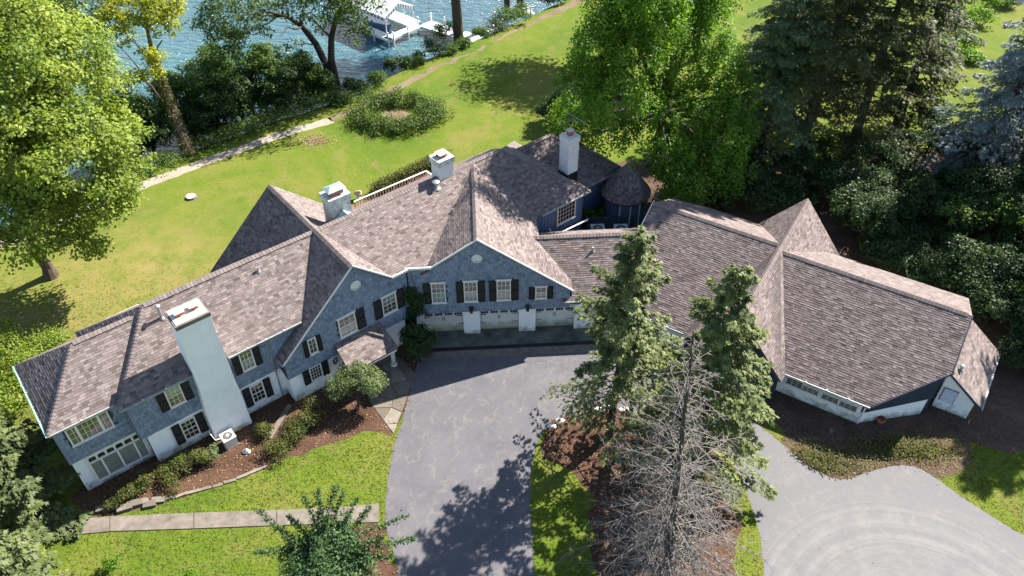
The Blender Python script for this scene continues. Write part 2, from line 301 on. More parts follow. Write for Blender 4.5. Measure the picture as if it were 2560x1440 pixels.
def quads_obj(name, Q, T, mat, parent=None, kind=None):
    """Q: (n,4,3) array of leaf quads, T: (n,) tints"""
    n = len(Q); off = np.array(origin_of(parent)) if parent else np.zeros(3)
    me = bpy.data.meshes.new(name); me.vertices.add(n * 4); me.vertices.foreach_set('co', (Q.reshape(-1, 3) - off).astype(np.float32).ravel())
    me.loops.add(n * 4); me.loops.foreach_set('vertex_index', np.arange(n * 4, dtype=np.int32)); me.polygons.add(n)
    me.polygons.foreach_set('loop_start', np.arange(0, n * 4, 4, dtype=np.int32)); me.polygons.foreach_set('loop_total', np.full(n, 4, dtype=np.int32))
    me.materials.append(M[mat]); at = me.attributes.new('tint', 'FLOAT', 'FACE'); at.data.foreach_set('value', np.clip(T, 0, 1).astype(np.float32))
    me.update(calc_edges=True); me.validate(); o = bpy.data.objects.new(name, me); COL.objects.link(o); o.parent = parent
    if kind: o['kind'] = kind
    return o
def norm(a): return a / np.maximum(np.linalg.norm(a, axis=-1, keepdims=True), 1e-9)
def leaf_quads(rng, P, N, size, aspect=0.6, jit=0.5):
    n = len(P); N = norm(N + rng.normal(0, jit, (n, 3))); R = rng.normal(0, 1, (n, 3)); A = norm(np.cross(N, R)); B = np.cross(N, A)
    s = (size * rng.uniform(0.6, 1.3, n))[:, None]; w = s * aspect
    fold = N * (s * 0.12)
    return np.stack([P - A * s * 0.5, P + B * w * 0.5 + A * s * 0.05 + fold, P + A * s * 0.5, P - B * w * 0.5 + A * s * 0.05 + fold], axis=1)

# ------------------------------------------------------------------ clipping and shingle courses
def clip_rect(poly, x0, x1, y0, y1):
    for ax, lim, sg in ((0, x0, 1), (0, x1, -1), (1, y0, 1), (1, y1, -1)):
        out_ = []; n = len(poly)
        for i in range(n):
            a, b = poly[i], poly[(i + 1) % n]; da, db = (a[ax] - lim) * sg, (b[ax] - lim) * sg
            if da >= 0: out_.append(a)
            if da * db < 0:
                k = da / (da - db); out_.append((a[0] + (b[0] - a[0]) * k, a[1] + (b[1] - a[1]) * k))
        poly = out_
        if len(poly) < 3: return []
    return poly
def area2(p): return abs(sum(p[i][0] * p[(i + 1) % len(p)][1] - p[(i + 1) % len(p)][0] * p[i][1] for i in range(len(p)))) * 0.5
def shingle_plane(pts, expo, wr, thick, rng, lift=0.004, holes=(), bands=0.0):
    """pts: 3-D polygon. Returns a list of (verts, faces, tint) of single shingles laid in courses."""
    pts = [Vector(p) for p in pts]; n = len(pts); c = sum(pts, Vector()) / n
    nr = sum(((pts[i] - c).cross(pts[(i + 1) % n] - c) for i in range(n)), Vector()).normalized()
    up = Vector((0, 0, 1))
    if nr.z < 0 or (abs(nr.z) < 0.05 and nr.dot(CC - c) < 0): nr = -nr
    t = (up - nr * up.dot(nr)).normalized(); s = t.cross(nr)
    poly = [((p - c).dot(s), (p - c).dot(t)) for p in pts]
    hp = [[((p - c).dot(s), (p - c).dot(t)) for p in h] for h in holes]
    hb = [(min(q[0] for q in h), max(q[0] for q in h), min(q[1] for q in h), max(q[1] for q in h)) for h in hp]
    x0 = min(q[0] for q in poly); x1 = max(q[0] for q in poly); y0 = min(q[1] for q in poly); y1 = max(q[1] for q in poly)
    res = []; y = y0; row = 0; prev = 0.5
    while y < y1:
        x = x0 - rng.uniform(0, wr[1]); yy = y
        while x < x1:
            wd = rng.uniform(*wr); ye = yy + expo * 1.02
            gp = 0.008 if bands else 0.004; cp = clip_rect(poly, x + gp, x + wd - gp, yy + (rng.uniform(0.012, 0.03) if bands else 0), ye)  # course gaps show dark deck colour in place of the butts' shadow lines
            xm = x + wd / 2; ym = yy + expo / 2; x += wd
            if not cp or area2(cp) < 0.0015: continue
            if any(a - wd * .3 < xm < b + wd * .3 and e < ym < f for a, b, e, f in hb): continue
            th = thick * rng.uniform(0.6, 1.5)
            prev = rng.random(); tint = min(1, max(0, 0.5 + 0.85 * (prev - 0.5) + rng.gauss(0, 0.06)))
            lo = min(q[1] for q in cp); hi = max(q[1] for q in cp); m = len(cp)
            V = [c + s * q[0] + t * q[1] + nr * (lift + th * (1 - (q[1] - yy) / expo)) for q in cp]
            B = [c + s * q[0] + t * q[1] + nr * (lift * 0.3) for q in cp]
            ar = sum(cp[i][0] * cp[(i + 1) % m][1] - cp[(i + 1) % m][0] * cp[i][1] for i in range(m))
            if ar < 0: V.reverse(); B.reverse()
            F = [tuple(range(m))]
            for i in range(m):
                j = (i + 1) % m; F.append((i, i + m, j + m, j))
            res.append((V + B, F, tint))
        y += expo; row += 1
    return res
def emit(pieces, name, field, mat, parent_of, root, limit=300, score=None):
    """the `limit` pieces that show largest become objects of their own, the rest one joined part"""
    pieces = [p for p in pieces]
    order = sorted(range(len(pieces)), key=lambda i: score(pieces[i]), reverse=True); top = set(order[:limit]); rest = MB()
    for i, (V, F, t, par) in enumerate(pieces):
        if i in top:
            m = MB(); m.raw(V, F, t); m.build(name, mat, par)
        else: rest.raw(V, F, t)
    rest.build(field, mat, root, kind='stuff')

rnd = random.Random(7)
def near_label(p, base, marks):
    """the label that names the landmark a repeated thing stands closest to"""
    q = min(marks, key=lambda m: (Vector((p.x, p.y, 0)) - Vector((m[0].x, m[0].y, 0))).length); return base + ' ' + q[1]
# ------------------------------------------------------------------ terrain, lake, drive, paths
WATER_Z = -2.4
bank = [G(*q) for q in ((-160, 655), (0, 585), (131, 522), (330, 440), (505, 372), (700, 302), (830, 262), (900, 236), (1000, 180), (1100, 138), (1200, 98), (1340, 38), (1440, -10))]
d0 = (bank[1] - bank[0]).normalized(); d1 = (bank[-1] - bank[-2]).normalized()
bank = [bank[0] - Vector((0.95, 0.32, 0)) * 3000] + bank + [bank[-1] + Vector((0.8, 0.6, 0)) * 3000]
bk = np.array([[p.x, p.y] for p in bank])
def shore_d(X):
    best = np.full(len(X), 1e9); sg = np.zeros(len(X))
    for a, b in zip(bk[:-1], bk[1:]):
        e = b - a; r = X - a; k = np.clip((r @ e) / (e @ e), 0, 1); q = r - k[:, None] * e; d = np.hypot(q[:, 0], q[:, 1])
        c = e[0] * r[:, 1] - e[1] * r[:, 0]; m = d < best - 1e-6; best = np.where(m, d, best); sg = np.where(m, np.sign(c), sg)
    return best * sg
def grid_axis(lo, hi, step, far):
    a = list(np.arange(lo, hi + step, step)); s = step
    while a[-1] < far: s *= 1.35; a.append(a[-1] + s)
    s = step
    while a[0] > -far: s *= 1.35; a.insert(0, a[0] - s)
    return np.array(a)
gx = grid_axis(-75, 85, 1.1, 2500); gy = grid_axis(-5, 125, 1.1, 2500)
XX, YY = np.meshgrid(gx, gy); PXY = np.stack([XX.ravel(), YY.ravel()], 1)
DS = shore_d(PXY); k_ = np.clip(DS / 3.6, 0, 1); ZZ = -3.3 * (k_ * k_ * (3 - 2 * k_)) - np.clip((DS - 3.6) * 0.12, 0, 5)
tm = MB(); tm.v = [tuple(r) for r in np.column_stack([PXY, ZZ])]; nx = len(gx)
tm.f = [(j * nx + i, j * nx + i + 1, (j + 1) * nx + i + 1, (j + 1) * nx + i) for j in range(len(gy) - 1) for i in range(nx - 1)]; tm.t = [0.5] * len(tm.f)
tag(tm.build('ground', 'lawn', smooth=True), kind='structure')
wm = MB(); wl = [(-2600, -300), (-2600, 2600), (2600, 2600), (2600, 300), (200, 110), (30, 70), (-60, 30)]
wm.face([(x, y, WATER_Z) for x, y in [(-2600, -2600), (2600, -2600), (2600, 2600), (-2600, 2600)]]); tag(wm.build('lake_water', 'water'), kind='structure')

def wobble(pts, step=0.5, amp=0.12, seed=1, closed=True):
    r = random.Random(seed); res = []; n = len(pts)
    for i in range(n if closed else n - 1):
        a, b = Vector(pts[i]), Vector(pts[(i + 1) % n]); L = (b - a).length; k = max(1, int(L / step)); nn = Vector((-(b - a).y, (b - a).x, 0)).normalized()
        for j in range(k): res.append(a.lerp(b, j / k) + nn * (r.gauss(0, amp) if j or amp > 0.05 else 0))
    return res
def smooth_poly(pts, it=2):
    pts = [Vector(p) for p in pts]
    for _ in range(it):
        q = []
        for i in range(len(pts)):
            a, b = pts[i], pts[(i + 1) % len(pts)]; q += [a.lerp(b, 0.25), a.lerp(b, 0.75)]
        pts = q
    return pts
SHEETS = {}
def sheet(name, px, z, mat, amp=0.08, seed=1, sm=1, step=0.6, kind='structure'):
    pts = [G(*q) for q in px]
    if sm: pts = smooth_poly(pts, sm)
    if amp: pts = wobble(pts, step, amp, seed)
    SHEETS.setdefault(name, []).append(np.array([[p.x, p.y] for p in pts]))
    m = MB(); m.face([(p.x, p.y, z) for p in pts]); o = m.build(name, mat); tag(o, kind=kind); return o
def inside(poly, X):
    c = np.zeros(len(X), bool); n = len(poly)
    for i in range(n):
        a, b = poly[i], poly[(i + 1) % n]; cond = (a[1] > X[:, 1]) != (b[1] > X[:, 1])
        with np.errstate(divide='ignore', invalid='ignore'): xi = (b[0] - a[0]) * (X[:, 1] - a[1]) / (b[1] - a[1]) + a[0]
        c ^= cond & (X[:, 0] < xi)
    return c
sheet('forest_soil', [(1330, 520), (1420, 430), (1540, 400), (1700, 390), (1850, 420), (1950, 400), (2100, 400), (2250, 380), (2450, 360), (2800, 300), (3000, 800), (2900, 1120), (2560, 1130), (2430, 1110), (2250, 1110), (2100, 1150), (1960, 1110), (1900, 1000), (1560, 840), (1420, 760), (1400, 620)], 0.004, 'soil', 0.3, 2, 1, 0.8)
sheet('leaf_litter_strip', [(1940, 1105), (1990, 1080), (2100, 1110), (2250, 1075), (2360, 1060), (2440, 1110), (2440, 1180), (2330, 1200), (2240, 1190), (2110, 1215), (2000, 1165)], 0.008, 'litter', 0.15, 3)
sheet('mulch_bed', [(160, 1230), (215, 1290), (300, 1290), (400, 1262), (520, 1222), (640, 1185), (760, 1130), (850, 1100), (930, 1075), (985, 1090), (1040, 960), (1060, 800), (980, 800), (700, 950), (400, 1100)], 0.004, 'mulch', 0.1, 4)
sheet('mulch_bed', [(870, 1310), (960, 1300), (985, 1400), (1020, 1500), (900, 1500), (840, 1400)], 0.004, 'mulch', 0.15, 5)
drive = [(1048, 880), (1035, 945), (1003, 1060), (985, 1112), (970, 1200), (960, 1290), (970, 1340), (990, 1400), (1010, 1500), (1000, 1700), (1350, 2000), (1800, 1900), (2700, 1700), (2750, 1430), (2560, 1342), (2480, 1292), (2400, 1240), (2335, 1192), (2290, 1166), (2240, 1162), (2170, 1180), (2110, 1203), (2060, 1188), (2010, 1160), (1965, 1118), (1900, 1065), (1800, 1005), (1700, 935), (1560, 872), (1430, 872)]
sheet('driveway', drive, 0.016, 'asphalt', 0.03, 6, 1, 0.5)
isl = [(1345, 1560), (1332, 1400), (1326, 1250), (1330, 1150), (1350, 1085), (1400, 1048), (1490, 1022), (1590, 1024), (1700, 1050), (1790, 1100), (1850, 1190), (1885, 1280), (1908, 1380), (1912, 1500), (1850, 1620), (1500, 1660)]
sheet('island_grass', isl, 0.024, 'lawn', 0.05, 7, 1, 0.5)
sheet('island_mulch', [(1360, 1090), (1400, 1055), (1490, 1030), (1590, 1032), (1700, 1060), (1780, 1110), (1830, 1200), (1850, 1290), (1840, 1380), (1800, 1500), (1600, 1560), (1480, 1440), (1490, 1280), (1450, 1190), (1370, 1160)], 0.030, 'mulch', 0.18, 8)
# shore path: gravel where worn, bare earth further along
def ribbon(name, px, wd, z, mat, seed, amp=0.06):
    pts = [G(*q) for q in px]; r = random.Random(seed); fine = []
    for a, b in zip(pts[:-1], pts[1:]):
        k = max(1, int((b - a).length / 0.7)); fine += [a.lerp(b, j / k) for j in range(k)]
    fine.append(pts[-1]); Lf, Rt = [], []
    for i, p in enumerate(fine):
        d = (fine[min(i + 1, len(fine) - 1)] - fine[max(0, i - 1)]).normalized(); nn = Vector((-d.y, d.x, 0)); w_ = wd(i / len(fine)) if callable(wd) else wd
        Lf.append(p + nn * (w_ / 2 + r.gauss(0, amp))); Rt.append(p - nn * (w_ / 2 + r.gauss(0, amp)))
    m = MB()
    for i in range(len(fine) - 1): m.face([(q.x, q.y, z) for q in (Rt[i], Rt[i + 1], Lf[i + 1], Lf[i])])
    o = m.build(name, mat); tag(o, kind='structure'); SHEETS.setdefault(name, []).append(np.array([[p.x, p.y] for p in Lf + Rt[::-1]])); return o
ribbon('shore_path', [(-160, 690), (0, 612), (131, 559), (370, 459), (520, 402), (700, 337), (830, 300)], 1.15, 0.006, 'gravel', 1)
ribbon('shore_path', [(826, 301), (880, 278), (930, 253), (1010, 208), (1100, 166), (1200, 122), (1320, 62), (1430, 10), (1500, -25)], lambda t: .75 + 0.35 * math.sin(t * 9), 0.006, 'dirt', 2, 0.16)
# ring of worn earth where trees were felled
for i, (c, r, s) in enumerate((((787, 352), (28, 9), 0), ((478, 492), (16, 8), 0), ((985, 286), (40, 13), 0))):
    sheet('bare_earth_patch', [(c[0] + r[0] * math.cos(a), c[1] + r[1] * math.sin(a)) for a in np.linspace(0, 2 * math.pi, 12)[:-1]], 0.006, 'dirt', 0.15, 20 + i, 1, 0.4)

# concrete walk in separate slabs
walk = MB(); ed = [(120, 1304, 1344), (275, 1292, 1329), (485, 1283, 1322), (692, 1276, 1314), (860, 1268, 1309), (948, 1259, 1306)]
wk = bpy.data.objects.new('front_walk', None); COL.objects.link(wk); wk.location = G(500, 1300); tag(wk, kind='structure')
for i, ((a, t0, b0), (b, t1, b1)) in enumerate(zip(ed[:-1], ed[1:])):
    A, B, C_, D = G(a, b0), G(b, b1), G(b, t1), G(a, t0); e = (B - A).normalized() * 0.02
    m = MB(); m.prism([A + e, B - e, C_ - e, D + e], (0, 0, 0.05), rnd.random()); m.build('slab', 'concrete', wk)
# garage apron: concrete panels, a drain slot and a kerb strip
ap = bpy.data.objects.new('garage_apron', None); COL.objects.link(ap); ap.location = FG.p(4, -1, 0); tag(ap, kind='structure')
xs = [-1.5, 1.8, 2.82, 6.0, 6.5, 9.3, 11.2]
M['apron'] = plain('apron_concrete', (0.10, 0.10, 0.085), 0.9, 0.55, 0.9, 0, 0.3, 20)
for a, b in zip(xs[:-1], xs[1:]):
    m = MB(); m.box(FG, a + .012, b - .012, -1.42, 0.35, -0.05, 0.03); m.build('panel', 'apron', ap)
    m = MB(); m.box(FG, a + .012, b - .012, -2.42, -1.78, -0.05, 0.045); m.build('kerb_slab', 'concrete', ap)
m = MB(); m.box(FG, -1.5, 11.2, -1.775, -1.425, -0.05, 0.019); m.build('drain_grate', 'blackmetal', ap)

# flagstones of the entrance terrace
fs = bpy.data.objects.new('entrance_terrace', None); COL.objects.link(fs); fs.location = G(960, 960); tag(fs, kind='structure')
tpoly = [G(*q) for q in ((984, 1084), (1012, 1010), (1038, 935), (1012, 905), (940, 858), (880, 895), (905, 950), (925, 1005), (955, 1045))]
sheetp = MB(); sheetp.face([(p.x, p.y, 0.012) for p in tpoly]); sheetp.build('joint_bed', 'dirt', fs)
cx_, cy_ = zip(*[(p.x, p.y) for p in tpoly]); sites = []
rs = random.Random(5)
for _ in range(4000):
    q = (rs.uniform(min(cx_), max(cx_)), rs.uniform(min(cy_), max(cy_)))
    if inside(np.array([[p.x, p.y] for p in tpoly]), np.array([q]))[0] and all((q[0] - s[0]) ** 2 + (q[1] - s[1]) ** 2 > 0.62 for s in sites): sites.append(q)
def half(poly, a, n):   # keep the side where (p-a).n <= 0
    res = []
    for i in range(len(poly)):
        p, q = poly[i], poly[(i + 1) % len(poly)]; dp = (p[0] - a[0]) * n[0] + (p[1] - a[1]) * n[1]; dq = (q[0] - a[0]) * n[0] + (q[1] - a[1]) * n[1]
        if dp <= 0: res.append(p)
        if dp * dq < 0: k = dp / (dp - dq); res.append((p[0] + (q[0] - p[0]) * k, p[1] + (q[1] - p[1]) * k))
    return res
base_poly = [(p.x, p.y) for p in tpoly]
for s in sites:
    poly = list(base_poly)
    for o in sites:
        if o is s: continue
        dx, dy = o[0] - s[0], o[1] - s[1]; L = math.hypot(dx, dy)
        if L > 3: continue
        poly = half(poly, ((s[0] + o[0]) / 2 - dx / L * 0.025, (s[1] + o[1]) / 2 - dy / L * 0.025), (dx / L, dy / L))
        if len(poly) < 3: break
    if len(poly) >= 3 and area2(poly) > 0.05:
        m = MB(); m.prism([(x, y, 0.0) for x, y in poly], (0, 0, 0.035 + rs.uniform(0, 0.02)), rs.random()); m.build('flagstone', 'stone', fs)

# ------------------------------------------------------------------ the house
house = thing('house', FG.p(0, 3, 0), 'large blue-shingled house with brown shingle roofs, white stucco base and garage', 'house')
roofs, rpieces, wpieces, cappieces = [], [], [], []
def P3(fr, *pts): return [fr.p(*p) for p in pts]
def roof_plane(pts, thick=0.14, shing=True, seed=1, wide=1.0):
    pts = [Vector(p) for p in pts]; n = len(pts); c = sum(pts, Vector()) / n
    nr = sum(((pts[i] - c).cross(pts[(i + 1) % n] - c) for i in range(n)), Vector()).normalized()
    if nr.z < 0: nr = -nr
    m = MB(); m.prism(pts, -nr * thick); o = m.build('roof', 'roofdeck', house)
    if shing:
        r = random.Random(seed)
        for V, F, t in shingle_plane(pts, 0.15, (0.16 * wide, 0.38 * wide), 0.014, r): rpieces.append((V, F, t, o))
    return o
def ridge_caps(a, b, seed=1, wid=0.17, step=0.2, pitch=0.75, lift=0.05):
    a, b = Vector(a), Vector(b); d = (b - a); L = d.length; d.normalize(); sv = d.cross(Vector((0, 0, 1))).normalized(); r = random.Random(seed); k = int(L / step)
    for i in range(k):
        p = a + d * (i * step); q = a + d * ((i + 1) * step - 0.008); l0 = lift + 0.03; l1 = lift + 0.012; dz = wid * pitch; t = r.random()
        up = Vector((0, 0, 1))
        V = [p - sv * wid + up * (l0 - dz), q - sv * wid + up * (l1 - dz), q + up * l1, p + up * l0, p + sv * wid + up * (l0 - dz), q + sv * wid + up * (l1 - dz)]
        W_ = [x - up * 0.07 for x in V]
        cappieces.append((V + W_, [(0, 1, 2, 3), (3, 2, 5, 4), (6, 0, 3, 9), (9, 3, 4, 10), (0, 6, 7, 1), (4, 5, 11, 10), (1, 7, 8, 2), (2, 8, 11, 5)], t, house))
def bar(name, a, b, wid, hgt, mat, parent=house, down=True):
    a, b = Vector(a), Vector(b); d = (b - a).normalized(); sv = d.cross(Vector((0, 0, 1))).normalized() * (wid / 2); h = Vector((0, 0, hgt))
    m = MB(); m.hexa([a - sv - h, b - sv - h, b + sv - h, a + sv - h, a - sv, b - sv, b + sv, a + sv]); return m.build(name, mat, parent)

ZR, VR, SL_ = 8.25, 3.35, 0.757
CGZ, CGU = 8.36, 13.36
# --- left wing
roof_plane(P3(FL, (2.87, VR, ZR), (-.62, -.35, 5.45), (10.09, -.35, 5.45), (13.24, VR, ZR)), seed=1)
roof_plane(P3(FL, (2.87, VR, ZR), (-.62, 7.05, 5.45), (-.62, -.35, 5.45)), seed=2)
roof_plane(P3(FL, (2.87, VR, ZR), (13.24, VR, ZR), (10.09, 7.05, 5.45), (-.62, 7.05, 5.45)), seed=3)
# --- end bay
roof_plane(P3(FL, (-1.02, 3.4, 7.8), (-4.0, .3, 5.45), (-.66, .3, 5.45), (2.25, 3.4, 7.8)), seed=4)
roof_plane(P3(FL, (-1.02, 3.4, 7.8), (-4.0, 6.5, 5.45), (-4.0, .3, 5.45)), seed=5)
roof_plane(P3(FL, (-1.02, 3.4, 7.8), (2.25, 3.4, 7.8), (-.66, 6.5, 5.45), (-4.0, 6.5, 5.45)), seed=6)
# --- cross gable
roof_plane(P3(FL, (CGU, -1.1, CGZ), (8.01, -1.1, 3.59), (8.01, .05, 3.59), (10.09, .05, 5.45), (10.09, -.35, 5.45), (13.24, VR, ZR), (CGU, VR, CGZ)), seed=7)
roof_plane(P3(FL, (CGU, VR, CGZ), (13.24, VR, ZR), (10.09, 7.05, 5.45), (8.1, 7.05, 3.67), (8.1, 9.4, 3.67), (CGU, 9.4, CGZ)), seed=8)
roof_plane(P3(FL, (CGU, -1.1, CGZ), (CGU, VR, CGZ), (13.48, VR, ZR), (15.81, -1.1, 6.12)), seed=9)
roof_plane(P3(FL, (CGU, VR, CGZ), (CGU, 9.4, CGZ), (17.0, 9.4, 5.03), (17.0, 7.6, 5.03), (13.48, VR, ZR)), seed=10)
# --- middle section, hip end and far wing
gA = FG.p(-.03, -.45, 6.18); gR0 = FG.p(2.83, -.45, 8.2); gR1 = FG.p(2.9, 7.75, 8.2)
ru, rv, rz = FL.uv(gR1)
MSL = (ZR - 6.12) / (VR + 1.1)
def mz(u, v): return FL.p(u, v, ZR - MSL * (VR - v))
gu, gv, _ = FL.uv(FG.p(.6, .15, 0))
roof_plane([FL.p(13.48, VR, ZR), FL.p(15.81, -1.1, 6.12), FL.p(16.91, -1.1, 6.12), mz(*FL.uv(FG.p(-1.2, -.3, 0))[:2]), mz(*FL.uv(FG.p(-.3, -.25, 0))[:2]), mz(gu, gv), mz(ru + .4, VR)], seed=11)
def gg_z(q): return 8.2 - 0.745 * (FG.uv(q)[0] - 2.83)
e_u = 26.0
for _ in range(60):
    if gg_z(FL.p(e_u, -.95, 0)) > 5.0: e_u += 0.05
val = FL.p(e_u, -.95, 5.0)
roof_plane([FL.p(ru - .6, VR, ZR), FL.p(e_u - 1.2, -.95, ZR - (VR + .95) * .757), FL.p(32.6, -.95, ZR - (VR + .95) * .757), FL.p(27.85, VR, ZR)], seed=13)
roof_plane(P3(FL, (27.85, VR, ZR), (32.6, -.95, 5.0), (32.6, 7.65, 5.0)), seed=14)
roof_plane(P3(FL, (13.48, VR, ZR), (27.85, VR, ZR), (29.0, 6.1, ZR - .66 * 2.75), (15.4, 6.1, ZR - .66 * 2.75)), seed=15)
roof_plane(P3(FL, (30.4, 4.75, 6.5), (32.55, 2.95, 5.02), (32.3, 1.1, 3.5), (38.2, 1.1, 3.5), (33.72, 4.75, 6.5)), seed=16)
roof_plane(P3(FL, (33.72, 4.75, 6.5), (38.2, 1.1, 3.5), (38.2, 8.4, 3.5)), seed=17)
roof_plane(P3(FL, (30.4, 4.75, 6.5), (33.72, 4.75, 6.5), (38.2, 8.4, 3.5), (31.6, 8.4, 3.5)), seed=18)
# --- garage gable and the low link
roof_plane([gR0, FG.p(-.75, -.45, 8.2 - 3.58 * .7133), FL.p(ru, rv, 8.2)], seed=19)
roof_plane([gR0, FG.p(8.86, -.45, 3.707), FG.p(8.86, .65, 3.707), FG.p(6.6, 3.1, 5.391), FG.p(7.0, 3.6, 5.093), FG.p(7.0, 5.4, 5.093), val, FL.p(ru, rv, 8.2)], seed=20)
def crz(v): return 2.9 + (5.4 - 2.9) * (v + .55) / 3.65
roof_plane(P3(FG, (6.6, 3.1, 5.4), (8.86, .65, crz(.65)), (8.86, -.3, crz(-.3)), (8.2, -.3, crz(-.3)), (8.2, -.55, 2.9), (13.2, -.55, 2.9), (15.0, 3.1, 5.4)), seed=21)
roof_plane(P3(FG, (6.6, 3.1, 5.4), (15.0, 3.1, 5.4), (16.5, 6.7, 2.95), (7.0, 6.7, 2.95), (7.0, 3.6, 5.06)), seed=22)
# --- right wing
BZ1, BV1, BZ2, BV2, BXU, BXZ, BXS, BE = 5.95, 6.55, 5.85, 6.1, -3.3, 6.15, 1.17, 2.35
bl = BXU - (BXZ - BE) / BXS; br = BXU + (BXZ - BE) / BXS
roof_plane(P3(FB, (-12.2, BV1, BZ1), (-12.2, -.45, BE), (bl, -.45, BE), (BXU - .07, BV1, BZ1)), seed=23)
roof_plane(P3(FB, (-12.2, BV1, BZ1), (BXU - .07, BV1, BZ1), (BXU - 2.5, 11.5, BZ1 - .52 * 4.95), (-12.2, 11.5, BZ1 - .52 * 4.95)), seed=24)
roof_plane(P3(FB, (BXU, -1.3, BXZ), (BXU, BV1, BXZ), (BXU - .07, BV1, BZ1), (bl, -.45, BE), (bl, -1.3, BE)), seed=25)
roof_plane(P3(FB, (BXU, -1.3, BXZ), (br, -1.3, BE), (br, -.45, BE), (BXU + .18, BV2, BZ2), (BXU, BV2, BXZ)), seed=26)
roof_plane(P3(FB, (BXU, BV1, BXZ), (BXU, 12.2, BXZ), (bl, 12.2, BE), (bl, 11.75, BE), (BXU - .07, BV1, BZ1)), seed=27)
roof_plane(P3(FB, (BXU, BV2, BXZ), (BXU + .18, BV2, BZ2), (br, 11.6, BE), (br, 12.2, BE), (BXU, 12.2, BXZ)), seed=28)
roof_plane(P3(FB, (BXU + .18, BV2, BZ2), (br, -.45, BE), (4.9, -.45, BE), (8.24, 2.82, BE + 3.27 * (BZ2 - BE) / (BV2 + .45)), (8.12, BV2, BZ2)), seed=29)
roof_plane(P3(FB, (BXU + .18, BV2, BZ2), (8.1, BV2, BZ2), (8.1, 11.0, BZ2 - .52 * 4.9), (BXU + 2.4, 11.0, BZ2 - .52 * 4.9)), seed=30)
roof_plane(P3(FB, (8.32, 3.75, 3.1), (8.62, 9.3, 3.1), (10.85, 9.3, 1.35), (10.55, 3.75, 1.35)), seed=31)
# porch roof: a small lean-to over the front door
pz = 2.75
pa, pb, pc_, pd = FL.on(-.98, 853, 858), FL.on(-.98, 942, 806), None, None
roof_plane([FL.p(11.35, -.98, 3.05), FL.p(11.2, -3.0, 2.3), FL.p(14.6, -3.0, 2.3), FL.p(14.6, -.98, 3.05)], 0.16, seed=32)

# ridges
for i, (a, b) in enumerate(((FL.p(2.87, VR, ZR), FL.p(13.24, VR, ZR)), (FL.p(-1.02, 3.4, 7.8), FL.p(2.25, 3.4, 7.8)), (FL.p(CGU, -1.1, CGZ), FL.p(CGU, 9.4, CGZ)), (FL.p(13.48, VR, ZR), FL.p(27.85, VR, ZR)),
        (gR0, gR1), (FG.p(6.6, 3.1, 5.4), FG.p(15, 3.1, 5.4)), (FB.p(-12.2, BV1, BZ1), FB.p(BXU, BV1, BZ1)), (FB.p(BXU, -1.3, BXZ), FB.p(BXU, 12.2, BXZ)), (FB.p(BXU, BV2, BZ2), FB.p(8.1, BV2, BZ2)), (FL.p(30.4, 4.75, 6.5), FL.p(33.72, 4.75, 6.5)))):
    ridge_caps(a, b, 50 + i, 0.19, 0.22, 0.62 if i != 7 else 1.0)
for i, (a, b) in enumerate(((FL.p(-.62, -.35, 5.45), FL.p(2.87, VR, ZR)), (FL.p(-4, .3, 5.45), FL.p(-1.02, 3.4, 7.8)), (FL.p(32.6, -.95, 5.0), FL.p(27.85, VR, ZR)), (FL.p(38.2, 1.1, 3.5), FL.p(33.72, 4.75, 6.5)))):
    ridge_caps(a, b, 70 + i, 0.13, 0.2, 0.35, 0.03)

# ---- walls
whole = {}
def wall(fr, v, pts, mat, name='wall', thick=0.25, holes=(), shingle=False, seed=1):
    """pts: (u, z) outline of a wall whose outer face lies on plane v"""
    P_ = [fr.p(u, v, z) for u, z in pts]; m = MB(); m.prism(P_, fr.v * thick); o = m.build(name, mat, house)
    if shingle:
        hs = [[fr.p(a, v, c), fr.p(b, v, c), fr.p(b, v, d), fr.p(a, v, d)] for a, b, c, d in holes]
        for V, F, t in shingle_plane(P_, 0.2, (0.15, 0.29), 0.03, random.Random(seed), 0.004, hs, 1.0): wpieces.append((V, F, t, o))
    return o
def boxwall(fr, u0, u1, v0, v1, z0, z1, mat, name='wall'):
    m = MB(); m.box(fr, u0, u1, v0, v1, z0, z1); return m.build(name, mat, house)

